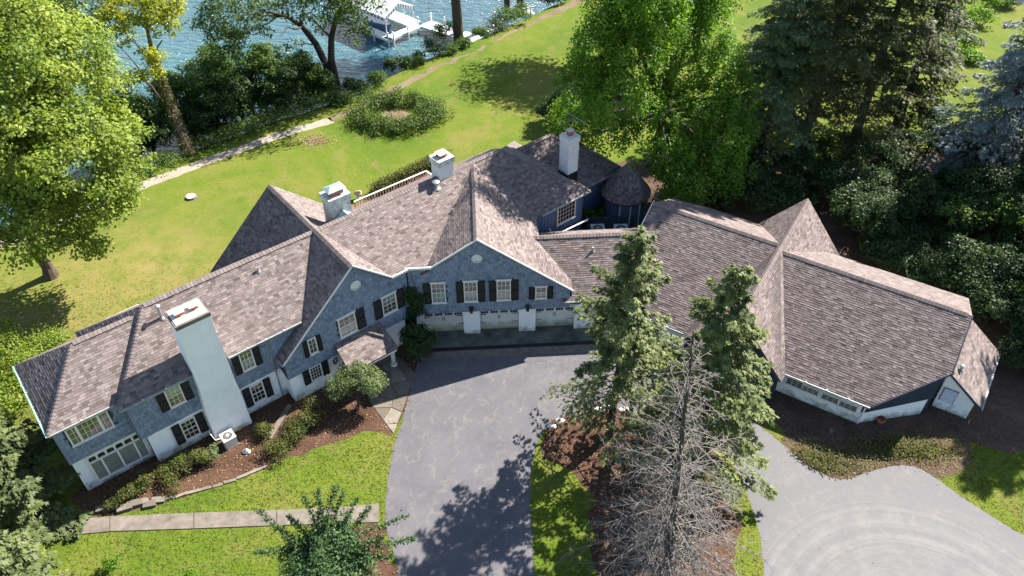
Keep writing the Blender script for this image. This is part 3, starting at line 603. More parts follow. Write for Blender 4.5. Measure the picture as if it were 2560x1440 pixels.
def win(fr, v, tl, br, cols=3, rows=4, shut=(None, None), back='drapes', hung=True, sill=True, blind=0.0, head=0.0, px=True):
    """a framed window on wall plane v; tl, br are pixels of its outer corners, shut the outer edges of the shutters"""
    if px: u0, _, z1 = fr.on(v, *tl); u1, _, z0 = fr.on(v, *br)
    else: (u0, z1), (u1, z0) = tl, br
    f = 0.075; o = 0.085
    m = MB()
    for a, b, c, d in ((u0, u0 + f, z0, z1), (u1 - f, u1, z0, z1), (u0 + f, u1 - f, z1 - f, z1), (u0 + f, u1 - f, z0, z0 + f)): m.box(fr, a, b, v - o, v + 0.02, c, d)
    w_ = m.build('window', 'trim', house)
    m = MB(); m.face([fr.p(u0 + f, v - .012, z0 + f), fr.p(u1 - f, v - .012, z0 + f), fr.p(u1 - f, v - .012, z1 - f), fr.p(u0 + f, v - .012, z1 - f)]); m.build('backing', back, w_)
    m = MB(); m.face([fr.p(u0 + f, v - .028, z0 + f), fr.p(u1 - f, v - .028, z0 + f), fr.p(u1 - f, v - .028, z1 - f), fr.p(u0 + f, v - .028, z1 - f)]); m.build('pane', 'glass', w_)
    m = MB(); iw = (u1 - u0 - 2 * f); ih = (z1 - z0 - 2 * f); g = 0.013
    for i in range(1, cols): x = u0 + f + iw * i / cols; m.box(fr, x - g, x + g, v - .042, v - .03, z0 + f, z1 - f)
    for j in range(1, rows):
        z = z0 + f + ih * j / rows; gg = 0.028 if hung and j * 2 == rows else g; m.box(fr, u0 + f, u1 - f, v - .044 - (0.01 if gg > g else 0), v - .0435 + .012, z - gg, z + gg)
    if cols > 1 or rows > 1: m.build('muntins', 'trim', w_)
    if blind:
        m = MB(); zt = z1 - f - 0.005 if blind > 0 else z0 + f + ih * -blind; zb = zt - ih * abs(blind) + 0.02; k = int(abs(zt - zb) / 0.055)
        for j in range(k): z = zt - j * 0.055; m.box(fr, u0 + f + .01, u1 - f - .01, v - .022, v - .014, z - 0.042, z)
        m.build('blind', 'blind', w_)
    if sill: m = MB(); m.box(fr, u0 - .05, u1 + .05, v - 0.11, v + .01, z0 - 0.055, z0 - 0.002); m.build('sill', 'trim', w_)
    if head: m = MB(); m.box(fr, u0 - .08, u1 + .08, v - 0.10, v + .01, z1 + .002, z1 + head); m.build('head_trim', 'trim', w_)
    sw = (0.52 * (u1 - u0))
    for side in (0, 1):
        s = shut[side]
        if s is None: continue
        wd = s if s > 0 else sw; a, b = (u0 - wd - .015, u0 - .015) if side == 0 else (u1 + .015, u1 + wd + .015)
        m = MB(); r_ = 0.06; zz0, zz1 = z0 - 0.02, z1 + 0.02; mid = (zz0 + zz1) / 2
        for aa, bb, cc, dd in ((a, a + r_, zz0, zz1), (b - r_, b, zz0, zz1), (a + r_, b - r_, zz0, zz0 + .1), (a + r_, b - r_, zz1 - .08, zz1), (a + r_, b - r_, mid - .04, mid + .04)): m.box(fr, aa, bb, v - .105, v - .055, cc, dd)
        m.box(fr, a + r_ - .002, b - r_ + .002, v - .06, v - .052, zz0 + .05, zz1 - .04); sh = m.build('shutter', 'shutter', house); m = MB(); z = zz0 + .12
        while z < zz1 - .1:
            if abs(z - mid) > 0.06: m.hexa([fr.p(a + r_, v - .096, z), fr.p(b - r_, v - .096, z), fr.p(b - r_, v - .08, z), fr.p(a + r_, v - .08, z), fr.p(a + r_, v - .08, z + .05), fr.p(b - r_, v - .08, z + .05), fr.p(b - r_, v - .06, z + .05), fr.p(a + r_, v - .06, z + .05)])
            z += 0.06
        m.build('louvers', 'shutter', sh)
    return (u0 - .03, u1 + .03, z0 - .06, z1 + head)
A_ = -1      # automatic shutter width
# left wing: stucco below, shingles above
boxwall(FL, 0.02, 8.3, 0.02, 6.6, 0, 2.55, 'stucco')
h1 = [win(FL, -.10, (591.7, 881), (639.6, 912.5), 3, 4, (A_, A_), 'drapes', blind=-0.45), win(FL, -.10, (406, 975), (464.6, 1000), 3, 4, (A_, A_), 'drapes', blind=0.5)]
win(FL, .02, (446, 1058), (502, 1081), 3, 4, (A_, A_), 'dark'); win(FL, .02, (621, 967), (667, 992), 3, 4, (A_, A_), 'dark')
wall(FL, -.10, [(-.32, 2.45), (8.6, 2.5), (10.0, 5.45), (-.32, 5.45)], 'bluewall', holes=h1, shingle=True, seed=101)
boxwall(FL, -.30, 8.6, .16, 6.6, 2.56, 5.4, 'bluewall')
m = MB(); m.prism([FL.p(-.34, -.1, 2.45), FL.p(-.34, .6, 2.62), FL.p(-.34, .6, 5.4), FL.p(-.34, -.1, 5.4)], FL.u * 0.02); o = m.build('wall', 'bluewall', house)
for V, F, t in shingle_plane([FL.p(-.345, -.1, 2.45), FL.p(-.345, .55, 2.6), FL.p(-.345, .55, 5.4), FL.p(-.345, -.1, 5.4)], 0.22, (0.12, .27), .02, random.Random(4)): wpieces.append((V, F, t, o))
# end bay
boxwall(FL, -3.78, -.02, .62, 6.1, 0, 2.68, 'stucco')
h2 = [win(FL, .5, (158, 1075), (286, 1063), 8, 3, (None, None), 'drapes', hung=False, blind=0.01)]
wall(FL, .5, [(-3.86, 2.6), (-.36, 2.6), (-.36, 5.5), (-3.86, 5.5)], 'bluewall', holes=h2, shingle=True, seed=102)
boxwall(FL, -3.84, -.34, .76, 6.1, 2.69, 5.4, 'bluewall')
u0, _, z1 = FL.on(.5, 158, 1075); u1, _, z0 = FL.on(.5, 286, 1063)
m = MB()
for k in (0.24, 0.76): x = u0 + (u1 - u0) * k; m.box(FL, x - .06, x + .06, .5 - .075, .52, z0 + .02, z1 - .02)
m.build('mullion', 'trim', house)
# bay ground-floor window band with a row of small arched lights
bw0, bw1 = -3.02, -.18
m = MB(); m.box(FL, bw0 - .1, bw1 + .05, .48, .64, .36, .46); m.box(FL, bw0 - .1, bw1 + .05, .50, .64, 1.93, 2.03); m.box(FL, bw0 - .1, bw1 + .05, .50, .64, 2.4, 2.6)
for x in (bw0 - .1, bw0 + .52, bw0 + 1.38, bw0 + 2.28, bw1 - .06): m.box(FL, x, x + .11, .49, .64, .46, 1.93)
for j in range(7): x = bw0 - .1 + j * (bw1 - bw0 + .05) / 6; m.box(FL, x, x + .1, .505, .64, 2.03, 2.4)
bwin = m.build('bay_window', 'trim', house)
m = MB(); m.face([FL.p(bw0, .60, .46), FL.p(bw1, .60, .46), FL.p(bw1, .60, 2.4), FL.p(bw0, .60, 2.4)]); m.build('backing', 'dark', bwin)
m = MB()
for j in range(25):
    z = .5 + j * 0.058
    for a, b in ((bw0, bw0 + .52), (bw0 + .63, bw0 + 1.38), (bw0 + 1.49, bw0 + 2.28), (bw0 + 2.39, bw1 - .06)): m.box(FL, a + .01, b - .01, .575, .59, z, z + .034)
m.build('blind', 'blind', bwin)
m = MB(); m.face([FL.p(bw0, .565, .46), FL.p(bw1, .565, .46), FL.p(bw1, .565, 2.4), FL.p(bw0, .565, 2.4)]); m.build('pane', 'glass', bwin)
m = MB()
for j in range(6):       # spandrels that round the heads of the small lights
    xa = bw0 + j * (bw1 - bw0 + .05) / 6; xb = bw0 - .1 + (j + 1) * (bw1 - bw0 + .05) / 6
    for sgn, xc in ((1, xa), (-1, xb)): m.prism([FL.p(xc, .52, 2.4), FL.p(xc + sgn * .12, .52, 2.4), FL.p(xc + sgn * .035, .52, 2.35), FL.p(xc, .52, 2.26)], FL.v * .06)
m.build('arched_heads', 'trim', bwin)
# cross gable front
boxwall(FL, 8.2, 16.4, -.93, 3.2, 0, 2.2, 'stucco')
h3 = [win(FL, -.98, (765.5, 851), (795.5, 876.7), 2, 3, (A_, A_), 'drapes', hung=False), win(FL, -.98, (842, 799), (893, 823), 3, 4, (None, A_), 'drapes', head=.07, blind=-0.5), win(FL, -.98, (951, 745.5), (993, 771), 3, 4, (A_, A_), 'drapes', head=.07, blind=0.45)]
win(FL, -.93, (770, 921), (808, 938), 4, 4, (A_, A_), 'dark', hung=False)
wall(FL, -.98, [(8.12, 2.12), (16.85, 2.12), (16.85, 6.05), (15.81, 6.0), (CGU, 8.22), (8.12, 3.58)], 'bluewall', holes=h3, shingle=True, seed=103)
wall(FL, -.55, [(8.3, 2.2), (16.3, 2.2), (16.3, 5.9), (15.7, 5.9), (CGU, 8.0), (8.3, 3.5)], 'bluewall', thick=3)
m = MB(); m.prism([FL.p(8.09, -.98, 2.12), FL.p(8.09, 0, 2.4), FL.p(8.09, 0, 3.5), FL.p(8.09, -.98, 3.5)], FL.u * .2); o = m.build('wall', 'bluewall', house)
def round_vent(fr, v, px, py, r, ov=1.0):
    u, _, z = fr.on(v, px, py); m = MB(); n = 28; ring = [(math.cos(2 * math.pi * i / n), math.sin(2 * math.pi * i / n)) for i in range(n)]
    for i in range(n):
        a, b = ring[i], ring[(i + 1) % n]
        m.hexa([fr.p(u + a[0] * r * .82, v - .05, z + a[1] * r * .82), fr.p(u + a[0] * r, v - .05, z + a[1] * r), fr.p(u + b[0] * r, v - .05, z + b[1] * r), fr.p(u + b[0] * r * .82, v - .05, z + b[1] * r * .82),
                fr.p(u + a[0] * r * .82, v - .01, z + a[1] * r * .82), fr.p(u + a[0] * r, v - .01, z + a[1] * r), fr.p(u + b[0] * r, v - .01, z + b[1] * r), fr.p(u + b[0] * r * .82, v - .01, z + b[1] * r * .82)])
    o = m.build('gable_vent', 'trim', house); m = MB(); k = -r * .8
    while k < r * .8:
        h = math.sqrt(max(0, (r * .8) ** 2 - k * k)); m.hexa([fr.p(u - h, v - .045, z + k), fr.p(u + h, v - .045, z + k), fr.p(u + h, v - .03, z + k), fr.p(u - h, v - .03, z + k), fr.p(u - h, v - .034, z + k + .05), fr.p(u + h, v - .034, z + k + .05), fr.p(u + h, v - .02, z + k + .05), fr.p(u - h, v - .02, z + k + .05)]); k += .062
    m.build('vent_slats', 'trim', o)
round_vent(FL, -1.02, 888, 713, 0.34)
# oval window by the door
u, _, z = FL.on(-.95, 836, 893); m = MB(); n = 24
for i in range(n):
    a, b = 2 * math.pi * i / n, 2 * math.pi * (i + 1) / n
    for k0, k1, d in ((.82, 1.0, .07), (1.0, 1.18, .04)):
        q = lambda t, k, vv: FL.p(u + .24 * k * math.cos(t), vv, z - .3 + .38 * k * math.sin(t))
        m.hexa([q(a, k0, -.93 - d), q(a, k1, -.93 - d), q(b, k1, -.93 - d), q(b, k0, -.93 - d), q(a, k0, -.93), q(a, k1, -.93), q(b, k1, -.93), q(b, k0, -.93)])
ow = m.build('oval_window', 'trim', house); m = MB(); m.face([FL.p(u + .2 * math.cos(2 * math.pi * i / n), -.945, z - .3 + .31 * math.sin(2 * math.pi * i / n)) for i in range(n)]); m.build('backing', 'dark', ow)
m = MB(); m.face([FL.p(u + .2 * math.cos(2 * math.pi * i / n), -.96, z - .3 + .31 * math.sin(2 * math.pi * i / n)) for i in range(n)]); m.build('pane', 'glass', ow)
m = MB()
for a in (0, math.pi / 3, 2 * math.pi / 3):
    c, s = math.cos(a), math.sin(a); m.tube([FL.p(u - .2 * c, -.967, z - .3 - .31 * s), FL.p(u + .2 * c, -.967, z - .3 + .31 * s)], .012, 5)
m.build('muntins', 'trim', ow)
# front door under the porch
m = MB(); m.box(FL, 12.3, 13.35, -1.0, -.9, .12, 2.12); fd = m.build('front_door', 'shutter', house)
m = MB(); m.box(FL, 12.18, 12.3, -1.03, -.9, .1, 2.2); m.box(FL, 13.35, 13.47, -1.03, -.9, .1, 2.2); m.box(FL, 12.3, 13.35, -1.03, -.9, 2.12, 2.2); m.build('door_frame', 'trim', fd)
m = MB(); m.disc(FL.p(13.22, -1.0, 1.05), -FL.v, .035, .07, 10); m.build('handle', 'metal', fd)
m = MB(); m.box(FL, 11.4, 14.5, -2.92, -2.72, 1.98, 2.2); m.box(FL, 14.32, 14.52, -2.7, -1.0, 1.98, 2.2); m.build('porch_beam', 'trim', house)
cb = G(985, 912); m = MB(); m.tube([cb + Vector((0, 0, .14)), cb + Vector((0, 0, .9)), cb + Vector((0, 0, 1.95))], [.15, .15, .125], 18); pcol = m.build('porch_column', 'trim', house, True)
m = MB(); m.tube([cb, cb + Vector((0, 0, .06)), cb + Vector((0, 0, .08)), cb + Vector((0, 0, .14))], [.23, .23, .19, .17], 18); m.build('column_base', 'trim', pcol)
m = MB(); m.tube([cb + Vector((0, 0, 1.9)), cb + Vector((0, 0, 2.0))], [.14, .2], 18); m.build('column_capital', 'trim', pcol)
# garage front
for a, b in ((-1.3, -.83), (1.75, 2.85), (5.42, 6.53), (9.13, 10.6)):
    m = MB(); m.box(FG, a, b, -.24, .4, 0, 2.25); m.build('pier', 'stucco', house)
wall(FG, -.36, [(-1.55, 2.16), (8.72, 2.16), (8.72, 3.62), (2.83, 8.06), (-.03, 6.03), (-1.55, 6.05)], 'bluewall', holes=[win(FG, -.36, (1076, 707), (1116, 755), 3, 4, (A_, None), 'drapes', head=.08, blind=-.5), win(FG, -.36, (1158, 703), (1195, 752), 3, 4, (A_, A_), 'drapes', head=.08, blind=-.5), win(FG, -.36, (1241, 700), (1277, 748), 3, 4, (A_, A_), 'drapes', head=.08, blind=-.5), win(FG, -.36, (1338, 716), (1366.5, 744), 2, 2, (A_, A_), 'drapes', head=.06, blind=-.45)], shingle=True, seed=104)
wall(FG, -.05, [(-1.3, 2.26), (8.6, 2.26), (8.6, 3.6), (2.83, 7.9), (-.03, 5.9), (-1.3, 5.9)], 'bluewall', thick=3.0)
wall(FG, 2.96, [(-.3, 0), (6.85, 0), (6.85, 4.95), (2.83, 7.9), (-.03, 5.7)], 'bluewall', thick=2.9)
wall(FG, -.2, [(8.4, 2.26), (12.2, 2.26), (12.2, 2.95), (8.4, 2.95)], 'bluewall')
round_vent(FG, -.40, 1192, 646, 0.33)
def mk_gdoor():
    m, n, b, o = node_mat('garage_door_paint')
    g = n.nodes.new('ShaderNodeNewGeometry'); sx = n.nodes.new('ShaderNodeSeparateXYZ'); n.links.new(g.outputs['Position'], sx.inputs[0])
    y = noise(n, 2.6, 5, 0.7, 'World'); ad = n.nodes.new('ShaderNodeMath'); ad.operation = 'MULTIPLY_ADD'; ad.inputs[1].default_value = -1.6; n.links.new(y.outputs[0], ad.inputs[0]); n.links.new(sx.outputs['Z'], ad.inputs[2])
    mr = n.nodes.new('ShaderNodeMapRange'); mr.inputs[1].default_value = -.75; mr.inputs[2].default_value = .0; mr.inputs[3].default_value = .85; mr.inputs[4].default_value = 0; n.links.new(ad.outputs[0], mr.inputs[0])
    n.links.new(mixc(n, (0.6, 0.6, 0.55), (0.14, 0.16, 0.07), mr.outputs[0]), b.inputs['Base Color']); b.inputs['Roughness'].default_value = .55; return m      # algae on the bottom panels
M['gdoor'] = mk_gdoor()
for a, b in ((-.83, 1.75), (2.85, 5.42), (6.53, 9.13)):
    m = MB(); m.box(FG, a, b, .12, .17, 0.02, 2.22); gd = m.build('garage_door', 'gdoor', house); w4 = (b - a) / 4
    for i in range(4):
        for z0, z1 in ((.12, .52), (.6, 1.38)):
            m = MB(); m.box(FG, a + i * w4 + .07, a + (i + 1) * w4 - .07, .095, .12, z0, z1); m.build('panel', 'gdoor', gd)
        m = MB()
        for j in range(2 if False else 3): m.box(FG, a + i * w4 + .07 + j * (w4 - .14) / 3 + .012, a + i * w4 + .07 + (j + 1) * (w4 - .14) / 3 - .012, .105, .12, 1.5, 1.68)
        m.build('window_pane', 'blackmetal', gd)
    for x in (a, b - .45):
        for z in (.7, 1.43): m = MB(); m.box(FG, x + .02, x + .43, .08, .095, z - .018, z + .018); m.build('strap_hinge', 'blackmetal', gd)
    for s in (-.07, .05): m = MB(); m.tube([FG.p((a + b) / 2 + s, .09, 1.02), FG.p((a + b) / 2 + s, .05, 1.1), FG.p((a + b) / 2 + s, .05, 1.24), FG.p((a + b) / 2 + s, .09, 1.32)], .016, 6); m.build('handle', 'blackmetal', gd)
for px, py in ((1178, 773), (1319, 768), (1032, 790)):
    u, _, z = FG.on(-.5, px, py); m = MB(); m.box(FG, u - .1, u + .1, -.62, -.42, z - .28, z + .1); ln = m.build('lantern', 'blackmetal', house)
    m = MB(); m.prism([FG.p(u - .14, -.66, z + .1), FG.p(u + .14, -.66, z + .1), FG.p(u + .14, -.38, z + .1), FG.p(u - .14, -.38, z + .1)], (0, 0, .04)); m.tube([FG.p(u, -.52, z + .14), FG.p(u, -.52, z + .3)], [.1, .02], 8); m.build('lantern_cap', 'blackmetal', ln)
    m = MB(); m.tube([FG.p(u, -.36, z - .1), FG.p(u, -.45, z - .1)], .03, 6); m.build('bracket', 'blackmetal', ln)
# middle and far wings
boxwall(FL, 17.3, 30, .9, 7.0, 0, 5.0, 'bluewall'); boxwall(FL, 27.6, 32.25, -.6, 7.1, 0, 4.85, 'blueboard'); boxwall(FL, 31, 37.8, 1.45, 8.0, 0, 3.4, 'blueboard')
boxwall(FL, 8.5, 16.6, 3.2, 9.2, 0, 3.6, 'bluewall')
m = MB()
for u in np.arange(26.2, 32.2, .3): m.box(FL, u, u + .04, -.625, -.6, .1, 4.6)
for u in np.arange(32.4, 37.7, .3): m.box(FL, u, u + .04, 1.425, 1.45, .1, 3.2)
m.build('battens', 'blueboard', house)
win(FL, -.63, (1393, 520), (1436, 540), 6, 4, (None, None), 'dark', hung=False)
m = MB(); p = [FL.p(28.9, -.8, 3.25), FL.p(29.0, -.95, 2.55), FL.p(30.5, -.98, 2.5), FL.p(32.4, -.98, 2.42), FL.p(32.6, -.9, 2.38)]; m.tube(p, .07, 8); m.build('downpipe', 'trim', house)
# right wing walls
boxwall(FB, -11.9, BXU, .1, 11.2, 0, 2.3, 'stucco'); boxwall(FB, BXU, 4.6, .16, 10.5, 0, 2.3, 'stucco')
m = MB(); m.prism([FB.p(4.6, .16, 0), FB.p(7.86, 3.02, 0), FB.p(7.86, 10.5, 0), FB.p(4.6, 10.5, 0)], (0, 0, 2.0)); m.build('wall', 'stucco', house)
wall(FB, -.9, [(bl + .3, .0), (br - .3, .0), (br - .3, 2.4), (BXU, 5.8), (bl + .3, 2.4)], 'navy', thick=1.0)
m = MB(); m.prism([FB.p(4.66, .06, 1.05), FB.p(7.92, 2.9, 1.55), FB.p(7.92, 2.95, 4.0), FB.p(4.66, .06, 2.45)], FB.u * -.1 + FB.v * .1); m.build('wall', 'navy', house)
wall(FB, 2.9, [(7.6, 1.6), (7.95, 1.6), (7.95, 3.95), (7.6, 3.95)], 'navy', thick=.2)
m = MB(); m.prism([FB.p(7.93, 2.9, 0), FB.p(7.93, 10.3, 0), FB.p(7.93, 10.3, 2.7), FB.p(7.93, BV2, 5.7), FB.p(7.93, 2.95, 4.0)], FB.u * -.2); m.build('wall', 'navy', house)
for tl, br_ in (((1968, 938), (2005, 974)), ((2007, 958), (2046, 991)), ((2056, 978), (2097, 1013)), ((2098, 996), (2141, 1032))): win(FB, .14, tl, br_, 3, 3, (None, None), 'dark', hung=False, sill=False)
m = MB(); m.tube([FB.p(4.72, -.36, 2.2), FB.p(4.72, .05, 1.9), FB.p(4.66, .08, .1)], .05, 8); m.build('downpipe', 'trim', house)
m = MB(); m.prism([FB.p(8.2, 3.95, 0), FB.p(10.15, 3.95, 0), FB.p(10.15, 3.95, 1.5), FB.p(8.2, 3.95, 3.0)], FB.v * 5.2); sh = m.build('wall', 'stucco', house)
lv = MB(); u0, _, z1 = FB.on(3.95, 2352, 968); u1, _, z0 = FB.on(3.95, 2368, 1020); lv.box(FB, 8.35, 9.15, 3.86, 3.95, .75, 1.85); lo = lv.build('louver_vent', 'gutter', house); lv = MB()
for j in range(12): lv.hexa([FB.p(8.4, 3.80, .8 + j * .085), FB.p(9.1, 3.80, .8 + j * .085), FB.p(9.1, 3.86, .8 + j * .085), FB.p(8.4, 3.86, .8 + j * .085), FB.p(8.4, 3.85, .865 + j * .085), FB.p(9.1, 3.85, .865 + j * .085), FB.p(9.1, 3.86, .865 + j * .085), FB.p(8.4, 3.86, .865 + j * .085)])
lv.build('slats', 'metal', lo)

# ---- fascias, gutters, barge boards
def rake(a, b, mat='trim', w_=.06, h=.13): return bar('barge_board', a, b, w_, h, mat)
ov = -.0
rake(FL.p(CGU, -1.13, CGZ + .05), FL.p(8.0, -1.13, 3.64)); rake(FL.p(CGU, -1.13, CGZ + .05), FL.p(15.81, -1.13, 6.17)); bar('fascia', FL.p(15.80, -1.13, 6.17), FL.p(16.95, -1.13, 6.17), .09, .16, 'trim')
bar('fascia', FG.p(-1.66, -.49, 6.2), FG.p(-.03, -.49, 6.22), .09, .16, 'trim'); rake(FG.p(-.03, -.49, 6.23), FG.p(2.83, -.49, 8.26)); rake(FG.p(2.83, -.49, 8.26), FG.p(8.9, -.49, 3.75))
def gutter(a, b, mat='gutter', brackets=True):
    a, b = Vector(a), Vector(b); o = bar('gutter', a, b, .11, .1, mat); d = b - a; k = int(d.length / 1.1); m = MB()
    for i in range(1, k): p = a + d * (i / k); m.tube([p + Vector((0, 0, .012)), p + Vector((0, 0, .035))], .045, 6)
    if k > 1: m.build('gutter_hanger', 'trim', o)
gutter(FL.p(-.66, -.41, 5.44), FL.p(3.1, -.41, 5.44)); gutter(FL.p(5.4, -.41, 5.44), FL.p(9.95, -.41, 5.44)); gutter(FL.p(-4.0, .24, 5.44), FL.p(-.7, .24, 5.44)); gutter(FL.p(-4.06, .24, 5.44), FL.p(-4.06, 6.5, 5.44), 'verdigris')
gutter(FL.p(7.95, -1.1, 3.57), FL.p(7.95, .0, 3.57)); gutter(FG.p(8.2, -.61, 2.88), FG.p(13, -.61, 2.88)); gutter(FL.p(e_u + .3, -1.01, 4.98), FL.p(32.6, -1.01, 4.98)); gutter(FL.p(32.7, 1.04, 3.48), FL.p(38.2, 1.04, 3.48))
gutter(FB.p(br, -.51, 2.33), FB.p(4.9, -.51, 2.33)); gutter(FB.p(10.6, 3.75, 1.33), FB.p(10.9, 9.3, 1.33)); gutter(FB.p(-12.2, -.51, 2.33), FB.p(bl, -.51, 2.33))
m = MB(); m.tube([FL.p(7.6, -.3, 5.35), FL.p(7.75, -.14, 5.0), FL.p(7.75, -.14, 2.5), FL.p(7.8, -.05, 2.3), FL.p(7.8, -.05, .1)], .045, 8); m.build('downpipe', 'gutter', house)
bar('valley_flashing', FL.p(ru, rv, 8.25), FG.p(-.45, .1, 6.02), .16, .05, M['concrete'])
for a, b in ((FB.p(4.95, -.5, BE + .03), FB.p(8.28, 2.82, 4.14)), (FB.p(8.2, 2.82, 4.14), FB.p(8.16, BV2, BZ2 + .03)), (FB.p(8.3, 3.72, 3.14), FB.p(10.58, 3.72, 1.38)), (FB.p(-12.24, BV1, BZ1 + .04), FB.p(-12.24, -.45, BE + .04))): rake(a, b, 'navy' if a.x > 20 else 'trim', .05, .15)
# ---- white rear-porch gutter glimpsed behind the end bay
bar('porch_fascia', G(209, 824, 5.35), G(348, 762, 5.35), .2, .2, 'trim')

# ---- chimneys
def stack(fr, u0, u1, v0, v1, z0, z1, mat, capm, flues, cap=.08, name='chimney', ch=.25):
    m = MB(); m.box(fr, u0, u1, v0, v1, z0, z1); o = m.build(name, mat, house)
    m = MB(); m.box(fr, u0 - cap, u1 + cap, v0 - cap, v1 + cap, z1, z1 + ch); m.build('crown', capm, o)
    for (a, b, h, lid) in flues:
        m = MB(); m.box(fr, a - .17, a + .17, b - .17, b + .17, z1 + ch, z1 + ch + h); m.build('flue', 'brick', o)
        m = MB(); m.box(fr, a - .23, a + .23, b - .23, b + .23, z1 + ch + h, z1 + ch + h + .05); m.build('flue_cap', lid, o)
    return o
# big stuccoed chimney on the front of the left wing: broad foot, waisted shoulders, slim stack
cl, cr2 = FL.uv(G(535, 1115))[0], FL.uv(G(632, 1045))[0]
prof = [(0, 3.15, 5.42, -.72), (.8, 3.19, 5.39, -.66), (2.4, 3.2, 5.37, -.62), (2.95, 3.24, 5.36, -.61), (4.1, 3.34, 5.3, -.6), (5.6, 3.36, 5.28, -.6), (6.8, 3.37, 5.26, -.6), (7.6, 3.41, 5.2, -.6), (9.0, 3.42, 5.18, -.6)]
m = MB()
for (za, a0, a1_, av), (zb, b0, b1_, bv) in zip(prof[:-1], prof[1:]):
    bk_ = .75
    m.hexa([FL.p(a0, av, za), FL.p(a1_, av, za), FL.p(a1_, bk_, za), FL.p(a0, bk_, za), FL.p(b0, bv, zb), FL.p(b1_, bv, zb), FL.p(b1_, bk_, zb), FL.p(b0, bk_, zb)])
ch0 = m.build('chimney', 'stucco', house, label='tall white stucco chimney with waisted shoulders on the front wall')
m = MB(); m.box(FL, 3.36, 5.24, -.66, .86, 9.0, 9.25); m.build('crown', 'concrete', ch0)
M['lid'] = plain('flue_lid_stone', (0.62, 0.55, 0.47), .8, .1)
m = MB(); m.box(FL, 3.46, 5.14, -.56, .76, 9.25, 9.29); m.build('cap_slab', 'lid', ch0)
for a in (3.9, 4.68):
    m = MB(); m.box(FL, a - .21, a + .21, -.02, .36, 9.29, 9.5); m.build('flue', 'brick', ch0); m = MB(); m.box(FL, a - .27, a + .27, -.08, .42, 9.5, 9.55); m.build('flue_cap', 'lid', ch0)
M['chimstone'] = plain('weathered_chimney_stone', (0.46, 0.47, 0.44), .9, .4, 3.5, 0, .7, 9)
M['chimwhite'] = plain('painted_chimney_brick', (0.62, 0.61, 0.6), .85, .1, 5, 0, .6, 14)
c1 = FL.uv(G(850, 545, 7.6)); c2 = FL.uv(G(1132, 465, 8.15)); c3 = FL.uv(G(1421, 447, 5.4))
o = stack(FL, 15.05, 16.45, 4.25, 5.35, 5.6, 8.75, 'chimstone', 'chimstone', [], .07, ch=.4); o['label'] = 'weathered grey stone chimney with copper cap'
m = MB(); m.box(FL, 15.3, 16.2, 4.5, 5.1, 9.15, 9.5); m.build('flue', 'brick', o); m = MB(); m.prism([FL.p(15.12, 4.36, 9.5), FL.p(16.38, 4.36, 9.5), FL.p(16.38, 5.24, 9.5), FL.p(15.12, 5.24, 9.5)], (0, 0, .03)); m.raw([FL.p(15.12, 4.36, 9.53), FL.p(16.38, 4.36, 9.53), FL.p(16.38, 5.24, 9.53), FL.p(15.12, 5.24, 9.53), FL.p(15.5, 4.8, 9.72), FL.p(16.0, 4.8, 9.72)], [(0, 1, 5, 4), (1, 2, 5), (2, 3, 4, 5), (3, 0, 4)]); m.build('flue_cap', 'copper', o)
m = MB(); m.raw([FL.p(15.0, 4.25, 7.6), FL.p(16.5, 4.25, 7.6), FL.p(15.75, 4.25, 8.2), FL.p(15.75, 3.5, 8.2)], [(0, 2, 3), (2, 1, 3), (0, 1, 2), (0, 3, 1)]); m.build('cricket', 'copper', o)
o = stack(FL, 22.45, 23.55, 3.0, 3.95, 6.6, 9.15, 'chimwhite', 'chimstone', [], .09, ch=.42)
m = MB(); m.box(FL, 22.75, 23.3, 3.25, 3.75, 9.57, 9.78); m.build('flue', 'brick', o); m = MB(); m.box(FL, 22.68, 23.37, 3.18, 3.82, 9.78, 9.83); m.build('flue_cap', 'lid', o)
cu, cv, _ = c3
o = stack(FL, cu - .1, cu + .85, cv, cv + .95, 4.4, 8.25, 'chimwhite', 'chimwhite', [(cu + .37, cv + .47, .38, 'lid')], .05, ch=.42); o['label'] = 'tall slim white brick chimney on the far wing'
for k in (.5, .75): m = MB(); m.box(FL, cu - .13, cu + .88, cv - .03, cv + .98, 8.25 - k, 8.25 - k + .1); m.build('corbel', 'chimwhite', o)
m = MB(); m.box(FL, cu - .13, cu + .88, cv - .03, cv + .98, 4.5, 5.75); m.build('flashing', 'blackmetal', o)
# television aerial by that chimney
m = MB(); p0 = FL.p(cu + 1.0, cv + .9, 5.0); m.tube([p0, p0 + Vector((0, 0, 4.6))], .02, 6); ta = m.build('aerial_mast', 'metal', house)
m = MB(); q = p0 + Vector((0, 0, 4.5)); m.tube([q - FL.u * 1.5, q + FL.u * 1.3], .015, 5); m.tube([q - FL.v * 1.3 + FL.u * .3, q + FL.v * .9 + FL.u * .3], .015, 5); m.build('aerial_boom', 'metal', ta)
# vent pipes
def vent(p, h, r, lid=True):
    m = MB(); m.tube([p - Vector((0, 0, .3)), p + Vector((0, 0, h))], r, 10); o = m.build('vent_pipe', 'metal', house)
    m = MB(); m.tube([p - Vector((0, 0, .05)), p + Vector((0, 0, .09))], [r * 2.2, r * 1.1], 10); m.build('flashing', 'gutter', o)
    if lid: m = MB(); m.tube([p + Vector((0, 0, h)), p + Vector((0, 0, h + .05)), p + Vector((0, 0, h + .12))], [r * 1.9, r * 1.9, r * .6], 10); m.build('vent_cap', 'metal', o)
def on_plane(px, py, a, b, c):
    n_ = (b - a).cross(c - a); d = ray(px, py); return CC + d * ((a - CC).dot(n_) / d.dot(n_))
lw = (FL.p(2.87, VR, ZR), FL.p(0, -.35, 5.45), FL.p(9, -.35, 5.45)); vent(on_plane(405, 795, *lw), .85, .075); vent(on_plane(646, 678, *lw), .3, .07, False)
